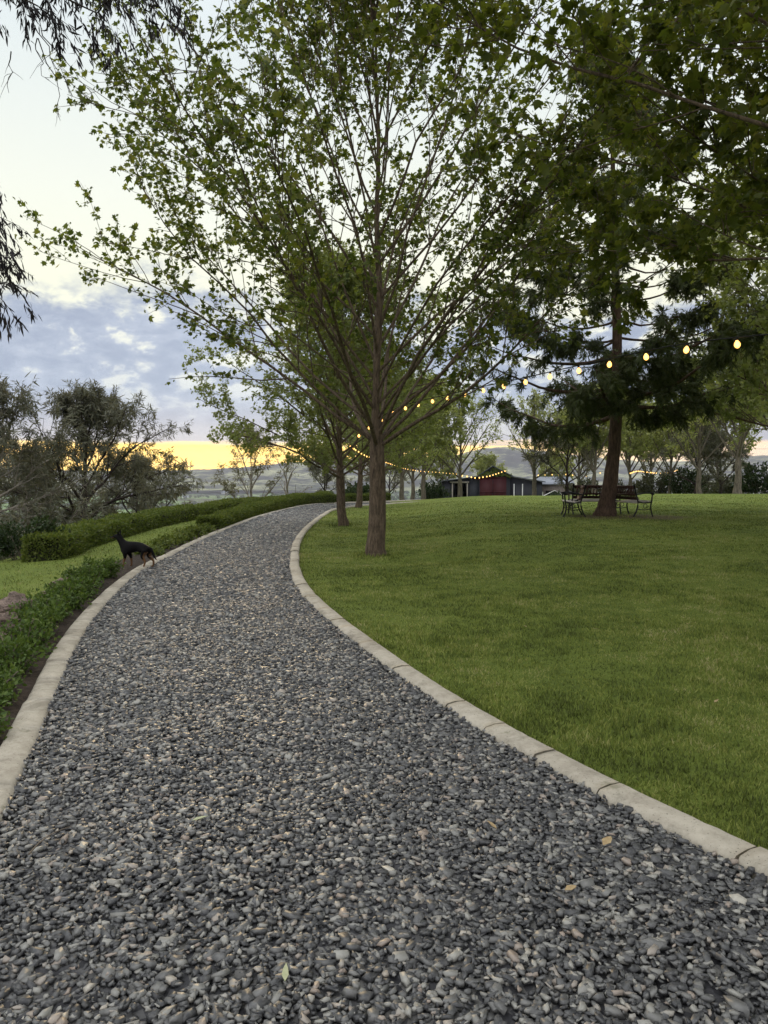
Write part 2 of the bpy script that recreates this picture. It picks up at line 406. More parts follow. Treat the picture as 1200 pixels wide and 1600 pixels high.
class MB:
    """collects pieces, links them as one mesh object"""
    def __init__(self): self.v = []; self.f = []; self.c = []; self.n = 0; self.mi = []

    def add(self, V, faces, mi=0):
        V = np.asarray(V, float).reshape(-1, 3)
        for fc in faces:
            self.f.extend(i + self.n for i in fc); self.c.append(len(fc)); self.mi.append(mi)
        self.v.append(V); self.n += len(V)

    def addarr(self, V, Fm, mi=0):
        """many equal-sided faces at once"""
        V = np.asarray(V, float).reshape(-1, 3); Fm = np.asarray(Fm)
        self.f.extend((Fm + self.n).ravel().tolist()); self.c.extend([Fm.shape[1]] * len(Fm)); self.mi.extend([mi] * len(Fm))
        self.v.append(V); self.n += len(V)

    def box(self, c, s, rz=0, tilt=0, mi=0):
        x, y, z = np.array(s) / 2
        V = np.array([(a * x, b * y, d * z) for d in (-1, 1) for a, b in ((-1, -1), (1, -1), (1, 1), (-1, 1))])
        if tilt: V = V @ np.array([[1, 0, 0], [0, cos(tilt), sin(tilt)], [0, -sin(tilt), cos(tilt)]])
        if rz: V = V @ np.array([[cos(rz), sin(rz), 0], [-sin(rz), cos(rz), 0], [0, 0, 1]])
        self.add(V + np.array(c), [(3, 2, 1, 0), (4, 5, 6, 7), (0, 1, 5, 4), (1, 2, 6, 5), (2, 3, 7, 6), (3, 0, 4, 7)], mi)

    def prism(self, poly, axis, d0, d1, mi=0):
        """polygon (list of 2D) pushed along an axis 'x' or 'y'"""
        n = len(poly)
        P = [(d0, a, b) if axis == 'x' else (a, d0, b) for a, b in poly] + [(d1, a, b) if axis == 'x' else (a, d1, b) for a, b in poly]
        self.add(P, [tuple(range(n)), tuple(range(2 * n - 1, n - 1, -1))] + [(i, i + n, (i + 1) % n + n, (i + 1) % n) for i in range(n)], mi)

    def tube(self, pts, rad, k=6, cap=True, lump=0, rng=None, mi=0):
        P = np.asarray(pts, float); n = len(P)
        rad = np.full(n, rad) if np.isscalar(rad) else np.asarray(rad, float)
        d = np.gradient(P, axis=0); d /= np.linalg.norm(d, axis=1)[:, None] + 1e-9
        ref = np.where(np.abs(d[:, 2:3]) < .9, [[0, 0, 1.]], [[1., 0, 0]])
        ref = np.broadcast_to(ref[0], d.shape)
        a = np.cross(d, ref); a /= np.linalg.norm(a, axis=1)[:, None] + 1e-9
        b = np.cross(d, a)
        th = np.arange(k) * 2 * pi / k
        rr = rad[:, None] * np.ones(k)
        if lump and rng is not None: rr = rr * (1 + rng.normal(0, lump, rr.shape))
        V = P[:, None] + rr[..., None] * (np.cos(th)[None, :, None] * a[:, None] + np.sin(th)[None, :, None] * b[:, None])
        i, j = np.meshgrid(np.arange(n - 1), np.arange(k), indexing='ij')
        Fm = np.stack([i * k + j, i * k + (j + 1) % k, (i + 1) * k + (j + 1) % k, (i + 1) * k + j], -1).reshape(-1, 4)
        base = self.n
        self.addarr(V, Fm, mi)
        if cap:
            self.f.extend(base + x for x in range(k)); self.c.append(k); self.mi.append(mi)
            self.f.extend(base + (n - 1) * k + x for x in range(k - 1, -1, -1)); self.c.append(k); self.mi.append(mi)

    def mesh(self, name, smooth=False):
        me = bpy.data.meshes.new(name)
        V = np.concatenate(self.v) if self.v else np.zeros((0, 3))
        return fill(me, V, np.array(self.f, np.int32), np.array(self.c, np.int32), smooth, self.mi)

    def build(self, name, m, parent=None, smooth=False):
        return link(name, self.mesh(name, smooth), m, parent)


def fill(me, V, loops, counts, smooth=False, mi=None):
    me.vertices.add(len(V)); me.vertices.foreach_set('co', V.astype(np.float32).ravel())
    me.loops.add(len(loops)); me.loops.foreach_set('vertex_index', loops)
    me.polygons.add(len(counts))
    me.polygons.foreach_set('loop_start', np.concatenate([[0], np.cumsum(counts)[:-1]]).astype(np.int32))
    me.polygons.foreach_set('loop_total', counts)
    if mi is not None and len(mi) and max(mi) > 0: me.polygons.foreach_set('material_index', np.array(mi, np.int32))
    if smooth: me.polygons.foreach_set('use_smooth', np.ones(len(counts), bool))
    me.update(calc_edges=True)
    return me


def scatter_mesh(name, tv, tf, pos, rot, sc, jit=None, rng=None, smooth=False):
    """template (tv, faces of one size each group) repeated: pos Nx3, rot Nx3x3 (columns = axes), sc N or Nx3"""
    N, nv = len(pos), len(tv)
    sc = np.asarray(sc, float)
    if sc.ndim == 1: sc = sc[:, None] * np.ones(3)
    L = tv[None] * sc[:, None]
    if jit: L = L * (1 + rng.uniform(-jit, jit, (N, nv, 1))) + sc[:, None] * rng.uniform(-jit * .6, jit * .6, (N, nv, 3))
    V = np.einsum('nij,nkj->nki', rot, L) + pos[:, None]
    cnt = np.array([len(f) for f in tf], np.int32); flat = np.array([i for f in tf for i in f], np.int32)
    loops = (flat[None] + (np.arange(N, dtype=np.int32) * nv)[:, None]).ravel()
    me = bpy.data.meshes.new(name)
    return fill(me, V.reshape(-1, 3), loops.astype(np.int32), np.tile(cnt, N), smooth)


def nrm(v): return v / (np.linalg.norm(v, axis=-1, keepdims=True) + 1e-9)


def frames(ax, nor):
    """rotation matrices with local y along ax and local z near nor"""
    y = nrm(ax); x = nrm(np.cross(y, nor)); z = np.cross(x, y)
    return np.stack([x, y, z], -1)


# leaf shapes: stalk at the origin, blade along +y, unit length
_ml = [(0, .02, 0), (.20, .06, -.02), (.52, .22, -.12), (.34, .34, -.05), (.58, .68, -.14), (.24, .62, -.03), (0, 1., -.10), (-.24, .62, -.03), (-.58, .68, -.14), (-.34, .34, -.05), (-.52, .22, -.12), (-.20, .06, -.02), (0, .40, .04)]
MAPLE = (np.array(_ml), [(12, i, (i + 1) % 12) for i in range(12)])
MAPLE_S = (np.array([(0, 0, 0), (.5, .25, -.1), (.22, .45, 0), (.5, .75, -.12), (0, 1, -.05), (-.5, .75, -.12), (-.22, .45, 0), (-.5, .25, -.1)]), [(0, 1, 2), (2, 3, 4), (4, 5, 6), (6, 7, 0), (0, 2, 4, 6)])
LANCE = (np.array([(0, 0, 0), (.085, .3, .02), (.07, .65, 0), (.02, 1, -.06), (-.055, .62, 0), (-.085, .3, .02)]), [(0, 1, 2, 5), (5, 2, 4), (2, 3, 4)])
OVAL = (np.array([(0, 0, 0), (.28, .4, .05), (.16, .8, 0), (0, 1, -.04), (-.16, .8, 0), (-.28, .4, .05)]), [(0, 1, 4, 5), (1, 2, 3, 4)])
_tv, _tf = [], []
_r = np.random.default_rng(4)
for _i in range(9):           # a flat spray of needles
    _a = _r.uniform(-.9, .9); _l = _r.uniform(.45, 1.0); _y0 = _r.uniform(0, .5)
    _d = np.array([sin(_a), cos(_a)]); _p = np.array([-_d[1], _d[0]]) * .045
    _b = len(_tv); _z = _r.uniform(-.15, .1)
    _tv += [(-_p[0], _y0 - _p[1], 0), (_p[0], _y0 + _p[1], 0), (_d[0] * _l * .6, _y0 + _d[1] * _l * .6, _z)]
    _tf.append((_b, _b + 1, _b + 2))
SPRAY = (np.array(_tv), _tf)
BLADE = (np.array([(-.5, 0, 0), (.5, 0, 0), (.36, .12, .55), (-.36, .12, .55), (0, .42, 1.0)]), [(0, 1, 2, 3), (3, 2, 4)])
g_ = (1 + sqrt(5)) / 2
ICO = nrm(np.array([(-1, g_, 0), (1, g_, 0), (-1, -g_, 0), (1, -g_, 0), (0, -1, g_), (0, 1, g_), (0, -1, -g_), (0, 1, -g_), (g_, 0, -1), (g_, 0, 1), (-g_, 0, -1), (-g_, 0, 1)]))
ICOF = [(0, 11, 5), (0, 5, 1), (0, 1, 7), (0, 7, 10), (0, 10, 11), (1, 5, 9), (5, 11, 4), (11, 10, 2), (10, 7, 6), (7, 1, 8), (3, 9, 4), (3, 4, 2), (3, 2, 6), (3, 6, 8), (3, 8, 9), (4, 9, 5), (2, 4, 11), (6, 2, 10), (8, 6, 7), (9, 8, 1)]

_a5 = np.arange(5) * 2 * pi / 5
CHIP = (np.array([(cos(a), sin(a), -1) for a in _a5] + [(cos(a + .2) * .82, sin(a + .2) * .82, 1) for a in _a5]),
        [(4, 3, 2, 1, 0), (5, 6, 7, 8, 9)] + [(i, (i + 1) % 5, (i + 1) % 5 + 5, i + 5) for i in range(5)])

# ------------------------------------------------------------------ the ground, hills, path, kerbs
def grid_axis(parts):
    return np.concatenate([np.arange(a, b, s) for a, b, s in parts])


def worn(x, y):
    # bare earth under the cedar and its benches
    q = np.hypot((x - 6.9) / 2.3, (y - 21.3) / 1.7) + .10 * np.sin(x * 3.1) + .08 * np.sin(y * 4.3 + x)
    return 1 - sm(q, .45, 1.0)


def make_ground():
    xs = grid_axis([(-6800, -2000, 320), (-2000, -400, 60), (-400, -60, 12), (-60, -16, 1.2), (-16, 22, .22), (22, 70, 1.2), (70, 400, 12), (400, 2000, 60), (2000, 6801, 320)])
    ys = grid_axis([(-900, -60, 60), (-60, -6, 3), (-6, 52, .25), (52, 130, 1.0), (130, 500, 9), (500, 2400, 45), (2400, 6601, 300)])
    X, Y = np.meshgrid(xs, ys, indexing='ij')
    Z = T(X, Y)
    inside = (X > XL(Y) + .02) & (X < XR(Y) - .02) & (Y > -5) & (Y < 36)
    Z = Z - .05 * inside
    Z = Z - .02 * ((X < XL(Y)) & (X > XL(Y) - .9) & (Y < 14))
    nx, ny = X.shape
    i, j = np.meshgrid(np.arange(nx - 1), np.arange(ny - 1), indexing='ij')
    Fm = np.stack([i * ny + j, (i + 1) * ny + j, (i + 1) * ny + j + 1, i * ny + j + 1], -1).reshape(-1, 4).astype(np.int32)
    me = fill(bpy.data.meshes.new('ground'), np.stack([X, Y, Z], -1).reshape(-1, 3), Fm.ravel(), np.full(len(Fm), 4, np.int32), True)
    dL = XL(Y) - X
    edge = np.interp(Y, [0, 9, 11, 14, 30, 38], [1.9, 1.9, 2.2, 3.3, 3.2, 2.6])
    lawn = (1 - sm(dL - edge, .1, 1.2)) * (1 - sm(Y, 75, 95)) * (1 - sm(X, 60, 80))
    far = sm(np.hypot(X, Y - 50), 200, 420)
    c = np.zeros((nx * ny, 4)); c[:, 2] = worn(X, Y).ravel(); c[:, 0] = lawn.ravel(); c[:, 1] = far.ravel(); c[:, 3] = 1
    at_ = me.color_attributes.new('zone', 'FLOAT_COLOR', 'POINT'); at_.data.foreach_set('color', c.astype(np.float32).ravel())
    tag(link('ground', me, M['ground']), kind='structure', label='mown lawn falling away to a valley of green paddocks')


def make_hills():
    # skyline as seen across the valley: azimuth pixel -> skyline pixel
    prof = [(-900, 738), (-300, 728), (0, 733), (150, 736), (265, 735), (330, 733), (380, 730), (440, 724), (500, 719), (560, 717), (620, 722), (690, 716), (760, 700), (800, 699), (850, 706), (930, 716), (1000, 722), (1080, 722), (1150, 716), (1200, 714), (1400, 722), (1700, 708), (2400, 730)]
    rng = np.random.default_rng(8)
    pa = [math.atan((p - 600) / F) for p, _ in prof]; pe = [math.atan((740 - q) / F) for _, q in prof]
    az = np.linspace(pa[0], pa[-1], 520)
    el = np.interp(az, pa, pe)
    rr = np.linspace(3300, 6500, 46)
    A, RR = np.meshgrid(az, rr, indexing='ij')
    t = (RR - 3300) / 3200
    ph = rng.uniform(0, 6.28, 8)
    spur = .5 + .5 * np.sin(A * 23 + ph[0] + 1.4 * np.sin(t * 5 + A * 9)); spur2 = .5 + .5 * np.sin(A * 57 + ph[1] + t * 7)
    up = sm(t, 0.06, .62) * (1 - .85 * sm(t, .70, 1.0))
    rough = sum(np.sin(A * f + ph[i]) for i, f in enumerate((160, 310, 523, 910))) * .00022
    crest = (np.tan(el)[:, None] + rough) * 5284 * np.ones_like(t) + EYE
    Z = -72 + (crest + 72) * (up * (1 - .30 * (spur * .7 + spur2 * .3) * np.sin(np.clip(t / .62, 0, 1) * pi)))
    X, Y = RR * np.sin(A), RR * np.cos(A)
    n, m_ = A.shape
    i, j = np.meshgrid(np.arange(n - 1), np.arange(m_ - 1), indexing='ij')
    Fm = np.stack([i * m_ + j, i * m_ + j + 1, (i + 1) * m_ + j + 1, (i + 1) * m_ + j], -1).reshape(-1, 4).astype(np.int32)
    me = fill(bpy.data.meshes.new('hills'), np.stack([X, Y, Z], -1).reshape(-1, 3), Fm.ravel(), np.full(len(Fm), 4, np.int32), True)
    tag(link('hills', me, M['hills']), kind='structure', label='long wooded ridge across the valley')


def resample(C, step):
    t = np.concatenate([[0], np.cumsum(np.linalg.norm(np.diff(C, axis=0), axis=1))])
    u = np.arange(0, t[-1], step)
    return np.stack([np.interp(u, t, C[:, i]) for i in range(2)], 1)


def make_path():
    n = 400
    A, B = LC[np.linspace(0, len(LC) - 1, n).astype(int)], RC[np.linspace(0, len(RC) - 1, n).astype(int)]
    w = np.linspace(0, 1, 13)
    P = A[:, None] * (1 - w)[None, :, None] + B[:, None] * w[None, :, None]
    Z = T(P[..., 0], P[..., 1]); Z = np.minimum(Z, 0.0) + .004
    Z[:] = Z[:, 6:7]
    V = np.concatenate([P, Z[..., None]], -1).reshape(-1, 3)
    k = 13
    i, j = np.meshgrid(np.arange(n - 1), np.arange(k - 1), indexing='ij')
    Fm = np.stack([i * k + j, i * k + j + 1, (i + 1) * k + j + 1, (i + 1) * k + j], -1).reshape(-1, 4).astype(np.int32)
    me = fill(bpy.data.meshes.new('gravel_path'), V, Fm.ravel(), np.full(len(Fm), 4, np.int32), True)
    tag(link('gravel_path', me, M['gbed']), kind='structure', label='curving driveway bed under the loose gravel')


def make_kerb(C, side, name, label):
    """cast concrete edging with joints; side -1 = the kerb lies left of the curve"""
    rng = np.random.default_rng(3 + side)
    P = resample(C, .06)
    d = np.gradient(P, axis=0); d = nrm(d); nor = np.stack([-d[:, 1], d[:, 0]], 1)      # left of travel
    if side > 0: nor = -nor
    z0 = np.minimum(T(P[:, 0], P[:, 1]), 0.0)
    zo = T(P[:, 0] + nor[:, 0] * .2, P[:, 1] + nor[:, 1] * .2)
    prof = [(0.0, -.10), (.004, .022), (.022, .046), (.085, .055), (.150, .053), (.172, .036), (.178, -.10)]
    mb = MB(); i0 = 0
    wob = np.convolve(rng.normal(0, 1, len(P) + 60), np.ones(30) / 30, 'same')[30:-30] * .035
    while i0 < len(P) - 3:
        ln = int(rng.uniform(.3, 1.0) / .06)
        i1 = min(i0 + ln, len(P) - 1)
        dz = rng.normal(0, .003); dw = rng.normal(0, .003)
        idx = np.arange(i0, i1 + 1)
        Q = P[idx] + 0
        Q[0] += d[i0] * .006; Q[-1] -= d[i1] * .006
        rows = []
        for (u, z) in prof:
            off = (u + dw + wob[idx] * (.35 if u > .1 else .6))
            zz = z0[idx] * (1 - u / .18) + np.minimum(zo[idx], z0[idx] + .02) * (u / .18) + z + dz + rng.normal(0, .0012, len(idx))
            rows.append(np.stack([Q[:, 0] + nor[idx, 0] * off, Q[:, 1] + nor[idx, 1] * off, zz], 1))
        V = np.stack(rows, 1); k = len(prof); n = len(idx)
        i, j = np.meshgrid(np.arange(n - 1), np.arange(k - 1), indexing='ij')
        Fm = np.stack([i * k + j, (i + 1) * k + j, (i + 1) * k + j + 1, i * k + j + 1], -1).reshape(-1, 4)
        if side > 0: Fm = Fm[:, ::-1]
        b = mb.n
        mb.addarr(V, Fm)
        for e in (0, n - 1):
            mb.f.extend(b + e * k + x for x in range(k)); mb.c.append(k); mb.mi.append(0)
        i0 = i1
    o = mb.build(name, M['conc'], None)
    tag(o, label, None, None, 'structure')


def make_gravel():
    rng = np.random.default_rng(11)
    ys, xs, sc = [], [], []
    for (y0, y1, s, dens) in ((.9, 4.5, .0122, 4300), (4.5, 9, .0128, 3700), (9, 16, .0165, 1900), (16, 27, .022, 950), (27, 37.5, .027, 500)):
        a, b = y0, y1
        area = (b - a) * 2.6; n = int(area * dens)
        y = rng.uniform(a, b, n); l, r = XL(y) - .02, XR(y) + .02
        # keep inside the frame with some margin
        x = l + (r - l) * rng.uniform(0, 1, n)
        kk = np.abs(x) < .56 * y + .7
        ys.append(y[kk]); xs.append(x[kk]); sc.append(s * np.clip(rng.lognormal(0, .33, kk.sum()), .45, 2.3))
    x, y, s = map(np.concatenate, (xs, ys, sc)); n = len(x)
    l, r = XL(y), XR(y)
    edge = np.minimum(x - l, r - x)
    z = .006 + rng.uniform(0, .016, n) + .018 * (1 - sm(edge, 0, .25)) * rng.uniform(0, 1, n)
    z = z + (np.sin(x * 5.1 + y * 1.7) + np.sin(y * 4.3 - x * 2.2)) * .004
    up = nrm(np.stack([rng.normal(0, .42, n), rng.normal(0, .42, n), np.ones(n)], 1))
    th = rng.uniform(0, 2 * pi, n)
    rot = frames(np.stack([np.cos(th), np.sin(th), rng.normal(0, .1, n)], 1), up)
    sc3 = np.stack([s * rng.uniform(.55, .95, n), s * rng.uniform(.9, 1.6, n), s * rng.uniform(.16, .42, n)], 1)
    me = scatter_mesh('gravel', CHIP[0], CHIP[1], np.stack([x, y, z], 1), rot, sc3, .30, rng)
    tag(link('gravel', me, M['stone']), 'loose grey crushed stone covering the driveway between its kerbs', 'gravel', None, 'stuff')


def make_grass():
    rng = np.random.default_rng(21)
    def field(n, power, ymin, ymax, side):
        u = rng.uniform(0, 1, n)
        y = ymin * (ymax / ymin) ** (u ** power)
        if side > 0:
            l = XR(y) + .145; r = .56 * y + 1.2
        else:
            l = -.56 * y - 1.0; r = XL(y) - .75
        w = np.clip(r - l, 0, None)
        keep = rng.uniform(0, 1, n) < w / w.max() if side < 0 else rng.uniform(0, 1, n) < np.clip(w / (.5 * y + 3), 0, 1)
        x = l + w * rng.uniform(0, 1, n)
        return x[keep & (w > 0)], y[keep & (w > 0)]
    x, y = field(420000, .95, 1.6, 44, 1)
    x2, y2 = field(90000, 1.0, 6.5, 34, -1)
    kp = rng.uniform(0, 1, len(x)) > np.maximum(sm(y, 20, 44), .82 * worn(x, y)); x, y = x[kp], y[kp]
    dL = XL(y2) - x2; ok = dL < np.interp(y2, [0, 9, 11, 14, 30, 38], [1.9, 1.9, 2.2, 3.3, 3.2, 2.6]) + .3
    x = np.concatenate([x, x2[ok]]); y = np.concatenate([y, y2[ok]]); n = len(x)
    # tuftiness
    tuft = .5 + .25 * np.sin(x * 2.1 + 1.7 * np.sin(y * 1.3)) + .25 * np.sin(y * 2.9 + 1.3 * np.sin(x * 1.9)) + .3 * np.sin(x * 9 + y * 7) * .5
    trunk_d = np.minimum(np.hypot(x - gr(587, 868)[0], y - gr(587, 868)[1]), np.hypot(x - gr(537, 822)[0], y - gr(537, 822)[1]))
    h = (.017 + .023 * np.clip(tuft, 0, 1.2)) * rng.uniform(.6, 1.35, n) * (1 + 1.6 * (1 - sm(trunk_d, .15, .75)))
    near = np.clip(1 - (x - XR(y)) / .35, 0, 1) * (x > XR(y))
    h = h * (1 + .35 * near)
    w = .0042 * (1 + y / 7.0) * rng.uniform(.7, 1.3, n)
    th = rng.uniform(0, 2 * pi, n)
    lean = np.stack([rng.normal(0, .35, n), rng.normal(0, .35, n), np.ones(n)], 1)
    zc = nrm(lean); yy = np.stack([np.cos(th), np.sin(th), np.zeros(n)], 1)
    xx = nrm(np.cross(yy, zc)); yy = np.cross(zc, xx)
    rot = np.stack([xx, yy, zc], -1)
    pos = np.stack([x, y, T(x, y) - .004], 1)
    me = scatter_mesh('grass', BLADE[0], BLADE[1], pos, rot, np.stack([w, h, h], 1))
    tag(link('grass', me, M['blade']), 'short green grass of the lawns on both sides of the driveway', 'grass', None, 'stuff')


make_ground(); make_hills(); make_path()
make_kerb(LC, -1, 'kerb', 'pale concrete kerb along the hedge side of the driveway')
make_kerb(RC, 1, 'kerb', 'pale concrete kerb along the lawn side of the driveway')
make_gravel(); make_grass()


def make_bed():
    y = np.arange(-3, 38, .15); n = len(y)
    wd = np.interp(y, [0, 12, 14, 38], [.62, .75, .65, .65]) + .07 * np.sin(y * 2.3) + .04 * np.sin(y * 5.9)
    a = XL(y) - .16
    u = np.linspace(0, 1, 6)
    X = a[:, None] - wd[:, None] * u; Y = y[:, None] + 0 * u
    rng = np.random.default_rng(2)
    Z = T(X, Y) + .012 + .03 * np.sin(u * pi)[None] + rng.normal(0, .006, X.shape)
    i, j = np.meshgrid(np.arange(n - 1), np.arange(5), indexing='ij')
    Fm = np.stack([i * 6 + j, (i + 1) * 6 + j, (i + 1) * 6 + j + 1, i * 6 + j + 1], -1).reshape(-1, 4).astype(np.int32)
    me = fill(bpy.data.meshes.new('garden_bed'), np.stack([X, Y, Z], -1).reshape(-1, 3), Fm.ravel(), np.full(len(Fm), 4, np.int32), True)
    tag(link('garden_bed', me, M['soil']), 'narrow strip of dark mulch beside the kerb', None, None, 'structure')


make_bed()

# ------------------------------------------------------------------ trees
def walk(p, d, L, n, rng, wig=.06, up=0.0):
    pts = [np.array(p, float)]; d = nrm(np.array(d, float))
    for _ in range(n):
        d = nrm(d + rng.normal(0, wig, 3) + np.array([0, 0, up])); pts.append(pts[-1] + d * L / n)
    return np.array(pts)


def along(P, t):
    i = t * (len(P) - 1); a = min(int(i), len(P) - 2); f = i - a
    return P[a] * (1 - f) + P[a + 1] * f, nrm(P[a + 1] - P[a])


def side_dir(d, ang, rng, upb=0.0):
    r = rng.normal(0, 1, 3); r -= d * r.dot(d); r = nrm(r + np.array([0, 0, upb])); r = nrm(r - d * r.dot(d))
    return nrm(d * cos(ang) + r * sin(ang))


def env_len(p, d, c, ax):
    q = (p - c) / ax; e = d / ax
    A, B, C = e.dot(e), 2 * q.dot(e), q.dot(q) - 1
    disc = B * B - 4 * A * C
    return (-B + sqrt(disc)) / (2 * A) if disc > 0 else 1.0


def tree_meshes(name, seed, fork=2.5, H=11, Rx=6.0, zc=6.4, rz=5.0, r0=.17, limbs=22, el=(38, 72), n2=9, n3=5, leaf=MAPLE, lsize=.10, per=9,
                trunk_k=12, twig_r=.006, droop=.25, spread=.05, limb_up=.015, zlo=None, wig=.05, trunk_pts=None, stop=.8, limb_r=.42, clump=0.0, flare=1.45, lead=.66, hp=1.25):
    """returns (trunk mesh, crown mesh); crown fills an ellipsoid with limbs, branches, twigs and leaves"""
    rng = np.random.default_rng(seed)
    mb = MB()
    c = np.array([0, 0, zc]); ax = np.array([Rx, Rx, rz])
    if trunk_pts is None:
        zs = np.concatenate([[-.3, 0, .12, .3], np.linspace(.6, H * .93, 16)])
        wx = np.cumsum(rng.normal(0, .025, len(zs))); wy = np.cumsum(rng.normal(0, .025, len(zs)))
        TP = np.stack([wx - wx[1], wy - wy[1], zs], 1)
    else:
        TP = np.array(trunk_pts, float)
    z = TP[:, 2]; rad = r0 * np.where(z < fork, 1 - .12 * z / fork, lead * (1 - (z - fork) / (H - fork)) ** 1.1 + .02)
    rad = rad * (1 + (flare - 1) * np.exp(-np.clip(z, 0, None) / .22))
    mb.tube(TP, rad, trunk_k, lump=.05, rng=rng)
    LP, LD = [], []            # leaf places and twig directions

    def leaves(P, m, t0=.15):
        for t in rng.uniform(t0, 1, m):
            p, d = along(P, t); LP.append(p); LD.append(d)
        p, d = along(P, 1.0)
        for _ in range(max(2, m // 3)): LP.append(p); LD.append(d)

    def twigs(P, n, t0, L0, L1, m):
        for t in np.sort(rng.uniform(t0, 1, n)):
            p, d = along(P, t)
            tw = walk(p, side_dir(d, R(rng.uniform(22, 60)), rng, .25), rng.uniform(L0, L1), 3, rng, .12, .02 - droop * .1)
            mb.tube(tw, [twig_r, twig_r * .8, twig_r * .6, twig_r * .4], 3, False)
            leaves(tw, m)

    ga = rng.uniform(0, 6.28)
    lo = fork if zlo is None else zlo
    for i in range(limbs):
        t = i / (limbs - 1); h = lo + (H * stop - lo) * t ** hp
        ga += 2.39996 + rng.normal(0, .25)
        e = R(el[0] + (el[1] - el[0]) * t ** .8 + rng.normal(0, 5))
        d = np.array([cos(ga) * cos(e), sin(ga) * cos(e), sin(e)])
        j = np.searchsorted(z, h); j = min(max(j, 1), len(z) - 1); f = (h - z[j - 1]) / (z[j] - z[j - 1])
        p = TP[j - 1] * (1 - f) + TP[j] * f
        L = max(.8, env_len(p, d, c, ax) * rng.uniform(.78, 1.04))
        rl = max(.018, r0 * limb_r * (1 - .62 * t)) * rng.uniform(.75, 1.1)
        P = walk(p, d, L, 9, rng, wig, limb_up)
        tt = np.linspace(0, 1, 10)
        mb.tube(P, rl * (1 - tt * .9) + .004, 6, False, .04, rng)
        for tb in np.sort(rng.uniform(.22, .97, n2)):
            pb, db = along(P, tb)
            L2 = (L * rng.uniform(.16, .36) * (1.1 - .6 * tb) + .35)
            Q = walk(pb, side_dir(db, R(rng.uniform(24, 48)), rng, .3), L2, 5, rng, .08, limb_up * .7)
            if ((Q[-1] - c) / ax).dot((Q[-1] - c) / ax) > 1.22: continue
            rq = max(.006, rl * (1 - tb * .85) * .5)
            mb.tube(Q, rq * (1 - np.linspace(0, 1, 6) * .8) + .002, 4, False)
            if clump and rng.uniform() < clump: continue
            twigs(Q, n3, .25, .22, .55, per)
            leaves(Q, per // 2, .6)
        twigs(P, n3 * 2, .45, .25, .6, per)
        leaves(P, per, .75)
    P = TP[-5:]
    twigs(P, n3 * 3, .0, .3, .9, per)
    LP, LD = np.array(LP), np.array(LD); n = len(LP)
    ax_ = nrm(LD * .6 + rng.normal(0, .55, (n, 3)) + np.array([0, 0, -droop]))
    nor = nrm(rng.normal(0, .6, (n, 3)) + np.array([0, 0, .8]) + nrm(LP - c) * .4)
    pos = LP + ax_ * spread * rng.uniform(.2, 1, (n, 1)) + rng.normal(0, spread * .6, (n, 3))
    sc = lsize * np.clip(rng.normal(1, .28, n), .4, 1.7)[:, None] * np.stack([rng.uniform(.75, 1.15, n), rng.uniform(.8, 1.15, n), rng.uniform(.3, 2.6, n)], 1)
    return mb.mesh(name + '_trunk', True), scatter_mesh(name + '_crown', leaf[0], leaf[1], pos, frames(ax_, nor), sc)


def put_tree(meshes, name, x, y, mats, label, group=None, rz=0, s=1.0, z=None, sz=None, cat='tree'):
    root = empty(name, (x, y, (T(x, y) if z is None else z)), rz)
    root.scale = (s, s, sz or s)
    tr = bpy.data.objects.new('trunk', meshes[0]); COL.objects.link(tr); tr.parent = root
    cr = bpy.data.objects.new('crown', meshes[1]); COL.objects.link(cr); cr.parent = root
    for me, m in zip(meshes, mats):
        if not me.materials: me.materials.append(M[m])
    tag(root, label, cat, group)
    return root


def P2(px, D): return (px - 600) / F * D

ROW = 'maples along the driveway'
m_main = tree_meshes('main', 5, fork=2.35, H=11.8, Rx=6.0, zc=6.7, rz=5.3, r0=.155, limbs=48, el=(24, 78), n2=13, n3=5, lsize=.082, per=8, zlo=1.95, limb_r=.24, flare=1.35, lead=.44, hp=2.0, wig=.065)
b_ = gr(587, 868)
put_tree(m_main, 'maple_tree', b_[0], b_[1], ('bark', 'maple'), 'tall spreading maple nearest the driveway bend, its whole trunk in the lawn', ROW)
m_mid = tree_meshes('mid', 17, fork=2.1, H=9.6, Rx=5.3, zc=5.0, rz=4.7, r0=.17, limbs=40, el=(16, 76), n2=11, n3=6, leaf=MAPLE_S, lsize=.092, per=10, zlo=1.75, limb_r=.28, flare=1.25)
b_ = gr(537, 822)
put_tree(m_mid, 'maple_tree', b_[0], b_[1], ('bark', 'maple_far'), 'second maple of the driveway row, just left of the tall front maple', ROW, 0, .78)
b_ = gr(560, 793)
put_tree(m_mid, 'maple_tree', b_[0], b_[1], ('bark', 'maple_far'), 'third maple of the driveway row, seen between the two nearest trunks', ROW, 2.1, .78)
put_tree(m_mid, 'maple_tree', -.7, 42.5, ('bark', 'maple_far'), 'farthest maple of the driveway row, its slim trunk beside the tall front maple', ROW, 4.0, .76)
